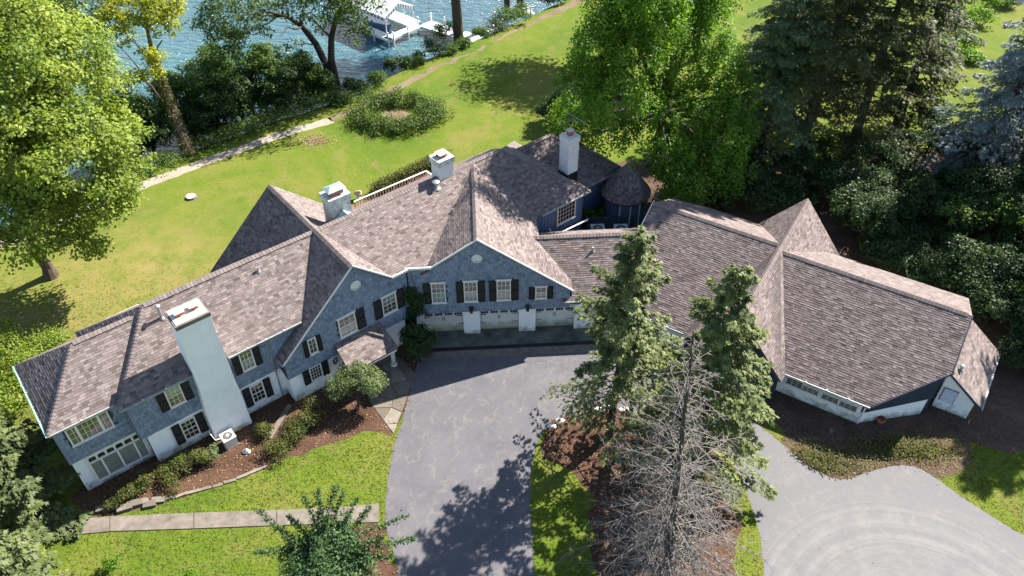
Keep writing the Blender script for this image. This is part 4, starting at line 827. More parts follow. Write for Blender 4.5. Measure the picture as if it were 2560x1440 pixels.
ms = (FL.p(13.48, VR, ZR), FL.p(16.91, -1.1, 6.13), FL.p(25, VR, ZR)); vent(on_plane(1091, 470, *ms), .45, .13)
vent(on_plane(1132, 528, gR0, gA, FL.p(ru, rv, 8.2)), .2, .06, False); vent(on_plane(1482, 627, FG.p(6.6, 3.1, 5.4), FG.p(15, 3.1, 5.4), FG.p(9, -.55, 2.9)), .3, .07, False)
vent(on_plane(2402, 925, FB.p(8.32, 3.75, 3.1), FB.p(8.62, 9.3, 3.1), FB.p(10.55, 3.75, 1.35)), .3, .08)
# turret with a conical roof
tc = Vector((8.75, 50.6, 0)); rt = bpy.data.objects
n = 20; apex = tc + Vector((0, 0, 5.15)); ringp = [tc + Vector((1.95 * math.cos(2 * math.pi * i / n), 1.95 * math.sin(2 * math.pi * i / n), 2.55)) for i in range(n)]
m = MB(); m.tube([tc, tc + Vector((0, 0, 2.6))], 1.6, 20); m.build('turret_wall', 'blueboard', house)
for i in range(n):
    a, b = ringp[i], ringp[(i + 1) % n]; m = MB(); m.prism([a, b, apex], Vector((0, 0, -.12))); o = m.build('roof', 'roofdeck', house)
    for V, F, t in shingle_plane([a, b, apex], 0.17, (0.2, .45), .02, random.Random(300 + i)): rpieces.append((V, F, t, o))
for k in range(3):
    a = -1.9 + k * .5; c = tc + Vector((1.62 * math.cos(a), 1.62 * math.sin(a), 0)); m = MB(); m.tube([c + Vector((0, 0, .3)), c + Vector((0, 0, 2.3))], .06, 6); m.build('turret_post', 'trim', house)

def score(p):
    c = sum((Vector(v) for v in p[0]), Vector()) / len(p[0]); d = (c - CC).length
    q = c - CC; w_ = q.dot(CF); sx = 1280 + FPX * q.dot(CR_) / w_; sy = 720 - FPX * q.dot(CU) / w_
    e = (Vector(p[0][1]) - Vector(p[0][0])); f_ = (Vector(p[0][2]) - Vector(p[0][1])); nn = e.cross(f_)
    vis = nn.normalized().dot((CC - c).normalized()) if nn.length > 0 else 0
    if not (40 < sx < 2520 and 20 < sy < 1420) or vis < 0.25: return 0
    return nn.length * vis / d ** 2
emit(rpieces, 'shingle', 'roof_shingles', 'roof', None, house, 300, score)
emit(wpieces, 'wall_shingle', 'wall_shingles', 'blue', None, house, 300, score)
emit(cappieces, 'ridge_shingle', 'ridge_shingles', 'ridge', None, house, 300, score)

# ------------------------------------------------------------------ trees and shrubs
def limb(m, rng, a, b, r0, r1, n=6, k=5, wob=0.12):
    a, b = np.array(a, float), np.array(b, float); L = np.linalg.norm(b - a); pts, rad = [], []
    for i in range(k + 1):
        t = i / k; p = a + (b - a) * t + (rng.normal(0, wob * L / k, 3) if 0 < i < k else 0); p[2] += math.sin(t * math.pi) * 0.04 * L; pts.append(p); rad.append(r0 + (r1 - r0) * t)
    m.tube(pts, rad, n, 0.5, False); return pts
def broadleaf(name, label, cat, base, lobes, leaf, size, nclump, per, clump_r, mat, bark='bark', trunk_r=0.35, fork=0.45, seed=1, group=None, lean=(0, 0), tshift=0.0, upright=0.0, bare=0.0, stems=1):
    """lobes: (dx, dy, z, rx, ry, rz) ellipsoids round the trunk that make up the crown"""
    rng = np.random.default_rng(seed); base = Vector(base); root = thing(name, base, label, cat, group); b = np.array(base)
    vol = np.array([l[3] * l[4] * l[5] for l in lobes]) ** (2 / 3); pr = vol / vol.sum(); m = MB()
    top = b + np.array([lean[0], lean[1], max(l[2] for l in lobes) * fork])
    if trunk_r:
        for s in range(stems):
            bb = b + (rng.normal(0, trunk_r * 1.6, 3) * np.array([1, 1, 0]) if stems > 1 else 0); bb[2] = b[2] - 0.1
            pts = []; rad = []
            for i in range(7):
                t = i / 6; pts.append(bb + (top - bb) * t + (rng.normal(0, .06, 3) if 0 < i < 6 else 0)); rad.append(trunk_r * (1.45 - .9 * t if i == 0 else 1.0 - .45 * t))
            m.tube(pts, rad, 10)
    clumps = []; idx = rng.choice(len(lobes), nclump, p=pr)
    for li, l in enumerate(lobes):
        c = b + np.array([l[0], l[1], l[2]])
        if trunk_r: pts = limb(m, rng, top - np.array([0, 0, rng.uniform(0, .25) * (top[2] - b[2])]), c, trunk_r * .5, trunk_r * .16, 6)
        n = int((idx == li).sum())
        if not n: continue
        d = norm(rng.normal(0, 1, (n, 3))); d[:, 2] = np.where(d[:, 2] < -0.45, -d[:, 2] * .6, d[:, 2]); rr = rng.uniform(0.45, 1.0, n) ** 0.55
        cp = c + d * rr[:, None] * np.array(l[3:6]); clumps.append((cp, d))
        if trunk_r:
            for q in cp[:max(3, n // 9)]: limb(m, rng, c * .8 + pts[3] * .2, q, trunk_r * .13, .02, 4, 3, .15)
    if trunk_r: m.build('trunk', bark, root)
    CP = np.concatenate([c[0] for c in clumps]); CD = np.concatenate([c[1] for c in clumps]); n = len(CP)
    cs = rng.uniform(.65, 1.3, n) * clump_r; cnt = np.maximum(4, (per * rng.uniform(.6, 1.4, n) * (cs / clump_r) ** 1.5)).astype(int); rep = np.repeat(np.arange(n), cnt); N = len(rep)
    off = norm(rng.normal(0, 1, (N, 3))) * (rng.uniform(0, 1, N) ** .42)[:, None] * cs[rep][:, None]; off[:, 2] *= 0.62 + upright
    if upright: off[:, :2] *= 0.6
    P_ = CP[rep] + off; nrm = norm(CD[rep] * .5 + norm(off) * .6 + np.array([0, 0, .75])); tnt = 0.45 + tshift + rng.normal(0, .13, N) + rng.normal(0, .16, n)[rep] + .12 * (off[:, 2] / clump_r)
    if bare: keep = rng.random(N) > bare; P_, nrm, tnt = P_[keep], nrm[keep], tnt[keep]
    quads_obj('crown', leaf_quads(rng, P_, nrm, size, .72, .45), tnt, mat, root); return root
def conifer(name, label, base, H, R, mat, seed=1, bark='barkdark', h0=0.1, nb=170, spray=26, size=.34, droop=.25, top=(0, 0), lowdead=0.0, trunk_r=None, group=None, taper=0.85, dens=1.0, side=None, asp=.34, wf=.42):
    rng = np.random.default_rng(seed); base = Vector(base); root = thing(name, base, label, 'tree', group); b = np.array(base); m = MB(); tr = trunk_r or H * .017
    ax = lambda t: b + np.array([top[0] * t, top[1] * t, H * t])
    m.tube([ax(t) - np.array([0, 0, .15 if t == 0 else 0]) for t in (0, .15, .4, .7, .93, 1)], [tr * 1.25, tr, tr * .8, tr * .45, tr * .12, .02], 8); Ps, Ns, Ts, As = [], [], [], []; tw = MB()
    for i in range(nb):
        t = h0 + (1 - h0) * (1 - (1 - (i + rng.random()) / nb) ** 1.0); t = min(t, .985); s = (1 - t) / (1 - h0 * .5)
        L = R * min(1.0, (s ** taper) * 1.05 + .05) * (rng.uniform(.42, 1.18) if rng.random() < .8 else rng.uniform(.25, .6)); a = i * 2.39996 + rng.normal(0, .3)
        if side is not None and math.cos(a - side) < -.35: L *= .75
        dr = np.array([math.cos(a), math.sin(a), 0]); p0 = ax(t); up0 = .35 * (t - .45); k = 7; pts = []
        for j in range(k + 1):
            q = j / k; z = L * (up0 * q - droop * q * q * (1.25 - t) + .12 * q ** 3); pts.append(p0 + dr * L * q + np.array([0, 0, z]))
        pts = np.array(pts); dead = t < lowdead
        tw.tube(pts[[0, 2, 5, 7]], [tr * .16 * (s + .25), tr * .11 * (s + .2), tr * .06 * (s + .2), .008], 4, .5, False)
        n = max(6, int(spray * (L / R + .15) * (.3 if dead else 1) * dens * 2)); q = rng.uniform(.12 if t > .5 else .28, 1, n) ** .8
        base_p = np.stack([np.interp(q * k, range(k + 1), pts[:, c]) for c in range(3)], 1); sd_ = np.array([-dr[1], dr[0], 0]); wdt = L * wf * (1 - q * .75) * rng.uniform(-1, 1, n)
        pos = base_p + sd_ * wdt[:, None] + dr * (np.abs(wdt) * .35)[:, None]; tuft = rng.normal(0, .5, 12); pos[:, 2] += .10 * tuft[(q * 11).astype(int)]; pos[:, 2] -= np.abs(wdt) * .28 + rng.uniform(0, .22, n) * (1 if droop > .2 else .5)
        ad = norm(sd_ * np.sign(wdt)[:, None] * .6 + dr * .8 + np.array([0, 0, -.35]) + rng.normal(0, .3, (n, 3)))
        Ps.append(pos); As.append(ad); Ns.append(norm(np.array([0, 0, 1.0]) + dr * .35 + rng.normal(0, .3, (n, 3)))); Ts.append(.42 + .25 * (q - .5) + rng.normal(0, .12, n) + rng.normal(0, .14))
        if dead:
            for _ in range(7):
                f_ = rng.uniform(.25, 1); pp = np.array([np.interp(f_ * k, range(k + 1), pts[:, c]) for c in range(3)]); e = pp + (sd_ * rng.choice([-1, 1]) * .8 + dr * .6 + np.array([0, 0, -.4])) * L * .22 * rng.uniform(.4, 1); tw.tube([pp, e], [.012, .006], 3, .5, False)
    m.build('trunk', bark, root); tw.build('branches', bark, root, kind='stuff')
    P_, A, N = np.concatenate(Ps), np.concatenate(As), np.concatenate(Ns); T = np.concatenate(Ts); B = norm(np.cross(N, A)); n = len(P_); s = (size * rng.uniform(.6, 1.35, n))[:, None]; w_ = s * asp
    # each spray: three fingers of needles fanned from one point
    Q = []
    for rot, ln in ((0, 1.0), (.6, .75), (-.6, .75)):
        A2 = A * math.cos(rot) + B * math.sin(rot); B2 = np.cross(norm(np.cross(A2, B)), A2) if rot else B
        B2 = -A * math.sin(rot) + B * math.cos(rot); Q.append(np.stack([P_ - A2 * s * .1, P_ + A2 * s * .35 * ln + B2 * w_ * .5, P_ + A2 * s * ln - np.array([0, 0, 1]) * s * .1, P_ + A2 * s * .35 * ln - B2 * w_ * .5], 1))
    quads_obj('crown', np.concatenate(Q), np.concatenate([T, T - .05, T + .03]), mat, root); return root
def dead_spruce(base, H, R, top, seed):
    rng = np.random.default_rng(seed); base = Vector(base); root = thing('dead_spruce', base, 'bare dead grey spruce with drooping leafless twigs on the driveway island', 'tree'); b = np.array(base); tr = .23; m = MB(); ax = lambda t: b + np.array([top[0] * t, top[1] * t, H * t])
    m.tube([ax(t) for t in (0, .12, .4, .7, .95, 1)], [tr * 1.3, tr, tr * .8, tr * .45, .05, .02], 8); m.build('trunk', 'barkgreydark', root); bt, tw, fine = MB(), MB(), MB(); nb = 230
    for i in range(nb):
        t = .06 + .935 * (i + rng.random()) / nb; s = 1 - t; L = R * min(1, s ** .8 * 1.15 + .05) * rng.uniform(.4, 1.12); a = i * 2.39996 + rng.normal(0, .35); dr = np.array([math.cos(a), math.sin(a), 0]); sdv = np.array([-dr[1], dr[0], 0]); p0 = ax(t); k = 7; bend = rng.normal(0, .12)
        up0 = .45 * (t - .35); pts = np.array([p0 + dr * L * q + sdv * bend * L * q * q + np.array([0, 0, L * (up0 * q - (.55 - .3 * t) * q * q * 1.1 + .12 * q ** 3)]) for q in np.linspace(0, 1, k + 1)])
        bt.tube(pts[[0, 2, 4, 6, 7]], [.05 * (s + .2), .036 * (s + .25), .026 * (s + .3), .014, .007], 4, .5, False); nt_ = int(20 * (L / R + .15))
        for _ in range(nt_):
            f_ = rng.uniform(.15, 1); pp = np.array([np.interp(f_ * k, range(k + 1), pts[:, c]) for c in range(3)]); sg = rng.choice([-1, 1]); l2 = L * rng.uniform(.12, .36) * (1.1 - f_ * .6)
            d2 = norm(sdv * sg * rng.uniform(.3, 1) + dr * rng.uniform(.35, .9) + np.array([0, 0, rng.uniform(-.6, .25)])); mid = pp + d2 * l2 * .5 + np.array([0, 0, -.03 * l2]); e = pp + d2 * l2 + np.array([0, 0, -.16 * l2]); tw.tube([pp, mid, e], [.014, .010, .005], 3, .5, False)
            for _ in range(3):
                g = rng.uniform(.2, 1); p3 = pp + (e - pp) * g; e3 = p3 + norm(d2 + rng.normal(0, .75, 3)) * l2 * rng.uniform(.22, .5); fine.tube([p3, e3], [.008, .005], 3, .5, False)
    bt.build('branches', 'barkgrey', root, kind='stuff'); tw.build('twigs', 'barkgrey', root, kind='stuff'); fine.build('fine_twigs', 'barkgrey', root, kind='stuff')
def bush(name, label, base, r, h, leaf, size, n, mat, seed, group=None, cat='shrub', lob=4, clump=.35, tshift=0, stems=True, upright=0.0):
    rng = np.random.default_rng(seed + 900); L = [(rng.normal(0, r * .35), rng.normal(0, r * .35), h * rng.uniform(.38, .68), r * rng.uniform(.45, .75), r * rng.uniform(.45, .75), h * rng.uniform(.3, .45)) for _ in range(lob)]
    return broadleaf(name, label, cat, base, L, leaf, size, max(6, n // 16), 16, clump * r, mat, 'barkdark', .035 if stems else 0, .35, seed, group, tshift=tshift, upright=upright)

# the broad sunlit maple on the left lawn
def at(px, py, z): return G(px, py, z)
mb = G(128, 690); lob = []
for (px, py, z, rx, rz) in ((120, 130, 15.0, 3.6, 2.6), (20, 170, 15.5, 3.8, 2.8), (190, 250, 12.5, 3.4, 2.4), (60, 330, 12.5, 4.2, 2.6), (230, 340, 10.5, 3.0, 2.0), (150, 400, 10.0, 3.8, 2.2), (290, 440, 8.0, 2.3, 1.6), (250, 520, 6.6, 2.5, 1.5), (60, 520, 7.0, 3.6, 2.0), (180, 560, 5.0, 2.4, 1.2), (40, 610, 4.4, 2.6, 1.3), (230, 600, 4.0, 1.5, .9), (-120, 300, 12, 4.2, 3), (-110, 480, 8, 4, 2.4), (30, 60, 17, 3, 2), (0, 400, 9, 4, 2.5)):
    q = at(px, py, z); lob.append((q.x - mb.x, q.y - mb.y, z, rx, rx, rz))
broadleaf('maple_tree', 'broad sunlit yellow-green maple on the lawn left of the house', 'tree', mb, lob, 'leaf', .24, 520, 150, 1.2, 'leaf_maple', 'bark', .42, .3, 11, tshift=.05)
# leaning ivy-clad tree with yellow leaves at the bank
yb = G(476, 386); lob = []
for (px, py, z, r) in ((330, 60, 12, 1.7), (380, 25, 13, 1.5), (320, 110, 10.5, 1.4), (400, 70, 11.5, 1.2), (375, 155, 8.6, 1.3), (350, 190, 7.8, 1.0), (410, 15, 13.2, 1.4), (300, 20, 13, 1.6), (390, 200, 6.8, .8)):
    q = at(px, py, z); lob.append((q.x - yb.x, q.y - yb.y, z, r, r, r * .7))
yt = broadleaf('yellowing_tree', 'leaning yellow-leaved tree with ivy-clad trunk at the bank', 'tree', yb, lob, 'leaf', .24, 110, 55, .75, 'leaf_yellow', 'bark', 0, .4, 12)
m = MB(); rng = np.random.default_rng(5); tp = [G(476, 386), G(440, 300, 2.2), G(410, 220, 4.6), G(385, 150, 7.4), G(370, 80, 10.0), G(365, 20, 12.5)]
m.tube([p - Vector((0, 0, .2)) if i == 0 else p for i, p in enumerate(tp)], [.52, .42, .33, .24, .15, .06], 10)
for a, b, r in ((tp[1], G(395, 240, 3.8), .14), (G(395, 240, 3.8), G(330, 150, 7.2), .11), (G(330, 150, 7.2), G(275, 90, 9), .06), (tp[3], G(330, 100, 9.5), .1), (tp[3], G(405, 100, 9.4), .1), (tp[4], G(320, 30, 12.6), .08), (tp[4], G(408, 30, 12.6), .08), (G(330, 150, 7.2), G(290, 140, 8), .05)): limb(m, rng, a, b, r, r * .45, 6)
m.build('trunk', 'bark', yt)
pt = []; 
for i in range(2600):
    f_ = rng.uniform(0, 3.2); k = int(f_); p = tp[k].lerp(tp[k + 1], f_ - k); a = rng.uniform(0, 6.28); r = (.6 - .08 * f_) + rng.normal(0, .07); pt.append((p.x + r * math.cos(a), p.y + r * math.sin(a), p.z + rng.normal(0, .05)))
pt = np.array(pt); quads_obj('ivy', leaf_quads(rng, pt, np.tile([.3, -.4, .5], (len(pt), 1)), .17), rng.uniform(.3, 1, len(pt)), 'leaf_bed', yt)
# bank trees: a thicket of separate young trees between path and water
grp = 'young trees crowding the lake bank'
for i, (px, py, z0, h, r, mt) in enumerate(((345, 395, -1.2, 5.5, 2.3, 'leaf_shore'), (415, 350, -1.6, 6.0, 2.4, 'leaf_shore'), (550, 322, -1.2, 7.0, 2.7, 'leaf_shore'), (605, 308, -1.2, 8.5, 2.8, 'leaf_shore'), (668, 288, -1.2, 7.5, 2.6, 'leaf_shore'), (722, 270, -1.2, 6.2, 2.4, 'leaf_shore'), (772, 254, -1.2, 5.2, 2.2, 'leaf_shore'), (500, 330, -1.6, 7.5, 2.6, 'leaf_shore'), (300, 445, -.6, 4.5, 2.0, 'leaf_dark'), (585, 290, -1.8, 9, 2.4, 'leaf_shore'), (385, 385, -1.0, 4.2, 2.0, 'leaf_dark'), (520, 350, -.8, 3.2, 1.5, 'leaf_dark'), (570, 330, -.8, 5.2, 2.2, 'leaf_dark'), (640, 303, -.9, 5.0, 2.2, 'leaf_dark'), (695, 284, -.9, 4.6, 2.0, 'leaf_dark'), (748, 268, -.9, 4.2, 1.9, 'leaf_dark'), (802, 250, -.9, 3.8, 1.8, 'leaf_shore'))):
    h *= .82; r *= .9; b = G(px, py - 9, z0 - .2); L = []; rg = random.Random(40 + i)
    for k in range(7): L.append((rg.gauss(0, r * .4), rg.gauss(0, r * .4), h * (.18 + .7 * k / 6 + rg.uniform(0, .1)), r * rg.uniform(.45, .75), r * rg.uniform(.45, .75), h * .16 + .3))
    lb = near_label(b, ('leafy green young tree on the bank', 'darker low young tree on the bank')[mt == 'leaf_dark'], ((G(350, 400), 'beside the maple crown'), (G(500, 350), 'beside the leaning yellow tree'), (G(630, 305), 'in the middle of the thicket'), (G(780, 255), 'beside the two-trunked oak')))
    broadleaf('bank_tree', lb, 'tree', b, L, 'leaf', .21, 130, 60, .62, mt, 'barkdark', .1, .5, 60 + i, lb, stems=2, tshift=.02)
# oak with two leaning trunks at the waterside
ob = G(838, 232, -1.2); lob = []
for (px, py, z, r) in ((560, 30, 9.0, 2.4), (640, 15, 9.6, 2.3), (700, 60, 8.2, 2.0), (560, 95, 7.0, 1.8), (760, 20, 9.2, 2.4), (850, 60, 7.2, 2.2), (870, 20, 9.0, 2.4), (895, 85, 6.0, 1.3), (620, 80, 7.4, 1.8), (720, 110, 5.8, 1.1), (800, -30, 11, 3), (900, -10, 10, 2.4), (540, 60, 8, 1.7)):
    q = at(px, py, z); lob.append((q.x - ob.x, q.y - ob.y, z + 1.2, r, r, r * .6))
ot = broadleaf('oak_tree', 'waterside oak with two dark leaning trunks and open crown', 'tree', ob, lob, 'leaf', .24, 230, 55, .9, 'leaf_oak', 'barkdark', 0, .4, 13)
m = MB(); tp = [G(838, 232, -1.2), G(815, 160, 1.6), G(790, 110, 3.4), G(755, 65, 5.4), G(715, 40, 7.0), G(650, 25, 8.6)]; m.tube(tp, [.48, .38, .32, .26, .18, .08], 9); tp2 = [G(845, 230, -1.2), G(828, 150, 2.2), G(828, 95, 4.2), G(840, 45, 6.4), G(860, 5, 8.6)]; m.tube(tp2, [.45, .36, .3, .24, .12], 9)
for a, b, r in ((tp[3], G(700, 90, 6.6), .1), (tp[3], G(760, 15, 8.6), .12), (tp[4], G(560, 40, 8.8), .1), (tp[2], G(740, 110, 4.8), .08), (tp2[2], G(770, 45, 7.6), .1), (tp2[3], G(890, 60, 6.8), .1), (tp[4], G(600, 90, 7.0), .08)): limb(m, rng, a, b, r, r * .4, 6)
m.build('trunk', 'barkdark', ot)
# darker trees behind the maple, at the water
for i, (bx, by, lo) in enumerate(((215, 330, ((230, 20, 10.5, 2.6), (200, 80, 8.5, 2.2), (270, 60, 9, 1.6), (215, 140, 6.5, 2.0), (250, 190, 4.8, 1.7), (180, 20, 11, 2.6))), (60, 330, ((60, 10, 11, 3), (20, 20, 10.5, 2.6), (130, 20, 10.5, 2), (90, 80, 8, 2.4))), (320, 360, ((290, 225, 4.5, 1.8), (330, 270, 3.4, 1.6), (270, 285, 3.2, 1.9))))):
    b = G(bx, by, -1.2); lob = [(at(px, py, z).x - b.x, at(px, py, z).y - b.y, z + 1.2, r, r, r * .7) for px, py, z, r in lo]
    broadleaf('lakeside_tree', ('thin dark lakeside tree rising between the maple and the yellow tree', 'dark lakeside tree behind the top of the maple', 'low dull green lakeside tree under the yellow tree')[i], 'tree', b, lob, 'leaf', .24, 120, 45, .85, 'leaf_oak', 'barkdark', .22, .5, 80 + i, tshift=-.08)
# bare tall trunks at the landing: crowns above the picture
for i, (px, py, r, zb, lb) in enumerate(((1148, 118, .55, -.8, 'thick dark trunk of a tall tree beside the pier'), (1268, 22, .36, -.8, 'tall dark trunk beside the landing stairs, slanting slightly'), (1300, 26, .42, -.8, 'stout dark trunk beside the landing stairs, upright'))):
    b = G(px, py, zb); rt_ = thing('shore_tree', b, lb, 'tree'); m = MB(); ln_ = (-.5, .9)[i == 2] * .6
    m.tube([b - Vector((0, 0, .4)), b + Vector((0, 0, .5)), b + Vector((ln_ * .3, 0, 4)), b + Vector((ln_, 0, 9)), b + Vector((ln_ * 1.3, 0, 15))], [r * 1.4, r * 1.08, r * .95, r * .8, r * .5], 12); rr = np.random.default_rng(i)
    for k in range(7):
        a = k * 2.4; limb(m, rr, b + Vector((ln_ * 1.1, 0, 11 + k * .5)), b + Vector((3.2 * math.cos(a), 3.2 * math.sin(a), 14.5 + k * .6)), .14, .04, 5)
    m.build('trunk', 'bark', rt_); n = 5200; c = np.array(b); cp = c + norm(rr.normal(0, 1, (150, 3))) * (rr.uniform(.3, 1, 150) ** .5)[:, None] * np.array([4.6, 4.6, 3.0]) + np.array([ln_, 0, 17]); pk = cp[rr.integers(0, 150, n)] + rr.normal(0, .5, (n, 3)); quads_obj('crown', leaf_quads(rr, pk, np.tile([0, 0, 1.0], (n, 1)), .3, .7, .6), rr.uniform(.1, .8, n), 'leaf_oak', rt_)
# bushes along the water's edge
for i, (px, py, r, h) in enumerate(((880, 232, 1.1, 1.6), (845, 262, 1.2, 1.3), (945, 208, 1.2, 1.5), (985, 186, .9, 1.9), (1015, 172, 1.0, 1.2), (1050, 160, 1.0, 1.1), (1085, 138, 1.2, 1.8), (1112, 112, 1.3, 2.6), (1165, 118, 1.1, 1.4), (1240, 78, 1.6, 1.8), (1280, 62, 1.6, 1.9), (1310, 48, 1.4, 1.5), (905, 228, 1.0, 1.1), (1125, 138, .9, 1.1), (1385, 12, 1.5, 1.8), (1365, 8, 1.4, 1.6), (1205, 98, 1.2, 1.0))):
    lb = near_label(G(px, py), 'green bush on the bank', ((G(870, 245), 'at the foot of the oak'), (G(980, 185), 'between the oak and the pier'), (G(1110, 125), 'below the thick bare trunk'), (G(1190, 105), 'where the pier meets the shore'), (G(1290, 55), 'beside the landing stairs'), (G(1380, 10), 'beyond the landing stairs'))); bush('shore_bush', lb, G(px, py, -.35), r, h, 'leaf', .17, 1500, 'leaf_shore' if i % 3 else 'leaf_dark', 100 + i, lb)
# low weeds along the foot of the thicket
rng = np.random.default_rng(77); pw = []
for px, py in ((350, 432), (410, 405), (510, 362), (560, 342), (610, 325), (660, 306), (715, 288), (765, 270), (815, 256), (855, 248), (900, 232)):
    c = G(px, py); pw.append(np.array(c) + rng.normal(0, 1, (900, 3)) * np.array([.9, .5, 0]) + np.stack([np.zeros(900), np.zeros(900), rng.uniform(.03, .6, 900)], 1))
pw = np.concatenate(pw); quads_obj('bank_weeds', leaf_quads(rng, pw, np.tile([0, -.2, .8], (len(pw), 1)), .2), rng.uniform(.2, .9, len(pw)), 'leaf_shore', None, 'stuff')['label'] = 'low weeds along the foot of the bank thicket'
# ring of clipped yew on the lawn
yc = G(998, 292); yr = thing('yew_ring', yc, 'ring-shaped clipped yew hedge around bare earth on the lawn', 'hedge'); rng = np.random.default_rng(21); n = 330; th = rng.uniform(0, 2 * math.pi, n); gap = np.abs(((th - 1.5 * math.pi + math.pi) % (2 * math.pi)) - math.pi) > -.1
rad = 2.7 + rng.normal(0, .55, n); cp = np.array(yc) + np.stack([rad * np.cos(th) * 1.25, rad * np.sin(th) * .95, rng.uniform(.25, 1.0, n)], 1); rep = np.repeat(np.arange(n), 55); off = rng.normal(0, .27, (len(rep), 3)); off[:, 2] *= .7; P_ = cp[rep] + off; P_[:, 2] = np.maximum(P_[:, 2], .03)
quads_obj('foliage', leaf_quads(rng, P_, norm(off + np.array([0, 0, .3])), .17, .5), .45 + rng.normal(0, .2, n)[rep] + rng.normal(0, .1, len(rep)), 'leaf_yew', yr)
m = MB()
for i in range(0, n, 8): m.tube([(cp[i][0], cp[i][1], 0), tuple(cp[i])], [.04, .02], 5)
m.build('stems', 'barkdark', yr, kind='stuff')
# hedge behind the terrace
hA, hB = G(938, 486), G(1112, 402); hg = thing('terrace_hedge', hA, 'low brown-green hedge behind the white terrace balustrade', 'hedge'); n = 9000; t = rng.random(n); P_ = np.array(hA) + (np.array(hB) - np.array(hA)) * t[:, None] + rng.normal(0, .28, (n, 3)); P_[:, 2] = rng.uniform(.03, 1.0, n)
quads_obj('foliage', leaf_quads(rng, P_, np.tile([0, 0, .6], (n, 1)), .15), rng.uniform(0, .8, n), 'leaf_bed', hg); m = MB()
for k in range(24): p = hA.lerp(hB, k / 23); m.tube([p, p + Vector((0, 0, .8))], [.03, .02], 4)
m.build('stems', 'barkdark', hg, kind='stuff')

# ---- right side: the bright upright tree, conifers and understorey
tb = G(1640, 395); lob = []
for (px, py, z, rx, rz) in ((1560, 60, 12.0, 2.6, 3.0), (1640, 40, 13.0, 2.8, 3.2), (1740, 70, 12.5, 2.8, 3.2), (1500, 140, 10.5, 2.4, 2.6), (1590, 150, 10.5, 2.8, 2.8), (1690, 140, 10.8, 2.8, 2.8), (1790, 170, 10, 2.4, 2.6), (1460, 220, 8.4, 2.2, 2.0), (1550, 250, 8.2, 2.8, 2.2), (1660, 260, 8.0, 2.8, 2.2), (1770, 270, 7.6, 2.6, 2.2), (1440, 300, 6.2, 2.2, 1.7), (1530, 330, 6, 2.4, 1.6), (1640, 360, 5.6, 2.8, 1.8), (1750, 380, 5.2, 2.6, 1.7), (1690, 450, 4.0, 2.2, 1.3), (1700, 0, 14, 2.6, 3), (1600, -30, 15.0, 2.6, 3), (1670, -50, 16.2, 2.6, 3), (1760, -10, 14.5, 2.6, 3), (1530, 10, 13.2, 2.4, 2.8), (1410, 350, 4.6, 1.9, 1.5), (1690, 500, 3.0, 1.6, 1.0), (1820, 330, 6.4, 2.4, 2.0), (1820, 430, 4.2, 2.2, 1.5), (1740, 480, 3.4, 2.2, 1.2), (1850, 240, 8, 2.2, 2.4)):
    z += 2.4 if px < 1660 and z > 7 else 0; q = at(px, py, z); lob.append((q.x - tb.x, q.y - tb.y, z, rx, rx, rz))
broadleaf('beech_tree', 'big bright green upright tree beside the round turret', 'tree', tb, lob, 'leaf', .2, 1500, 62, .8, 'leaf_bright', 'barkdark', .4, .3, 14, upright=.6)
q = G(1392, 310); broadleaf('dark_yew', 'dark evergreen bush at the far corner of the house roof', 'shrub', q, [(0, 0, 1.6, 1.5, 1.5, 1.3), (.8, .3, 2.6, 1.3, 1.3, 1.2), (-.4, .6, 1.0, 1.4, 1.2, .8)], 'leaf', .17, 110, 60, .5, 'leaf_dark', 'barkdark', .08, .4, 15)
# tall tree behind, whose shadow lies across the lawn
q = G(1600, 105); broadleaf('tall_maple', 'tall green tree standing on the far lawn behind the upright tree', 'tree', q, [(0, 0, 13, 5.4, 5.4, 3.8), (-4.6, .5, 11.5, 4.8, 4.8, 3.2), (3.4, 0, 11.5, 4.2, 4.2, 3.2), (.5, -3.4, 10.6, 3.8, 3.8, 2.6), (0, 3, 15.5, 4.0, 4.0, 3), (-2.5, -2.5, 8.6, 3.4, 3.4, 2.2)], 'leaf', .28, 480, 42, 1.1, 'leaf_maple', 'bark', .45, .35, 16)
q = G(1735, 150); broadleaf('tall_maple', 'tall green tree behind the upright tree, close to the dark conifers', 'tree', q, [(0, 0, 12, 4.4, 4.4, 3.2), (-3, 1, 10, 3.6, 3.6, 2.6), (2.8, 0, 10.5, 3.4, 3.4, 2.6), (.5, -3, 9, 3.4, 3.4, 2.4), (-1, 2, 14, 3.4, 3.4, 2.6)], 'leaf', .28, 300, 42, 1.1, 'leaf_maple', 'bark', .4, .35, 17)
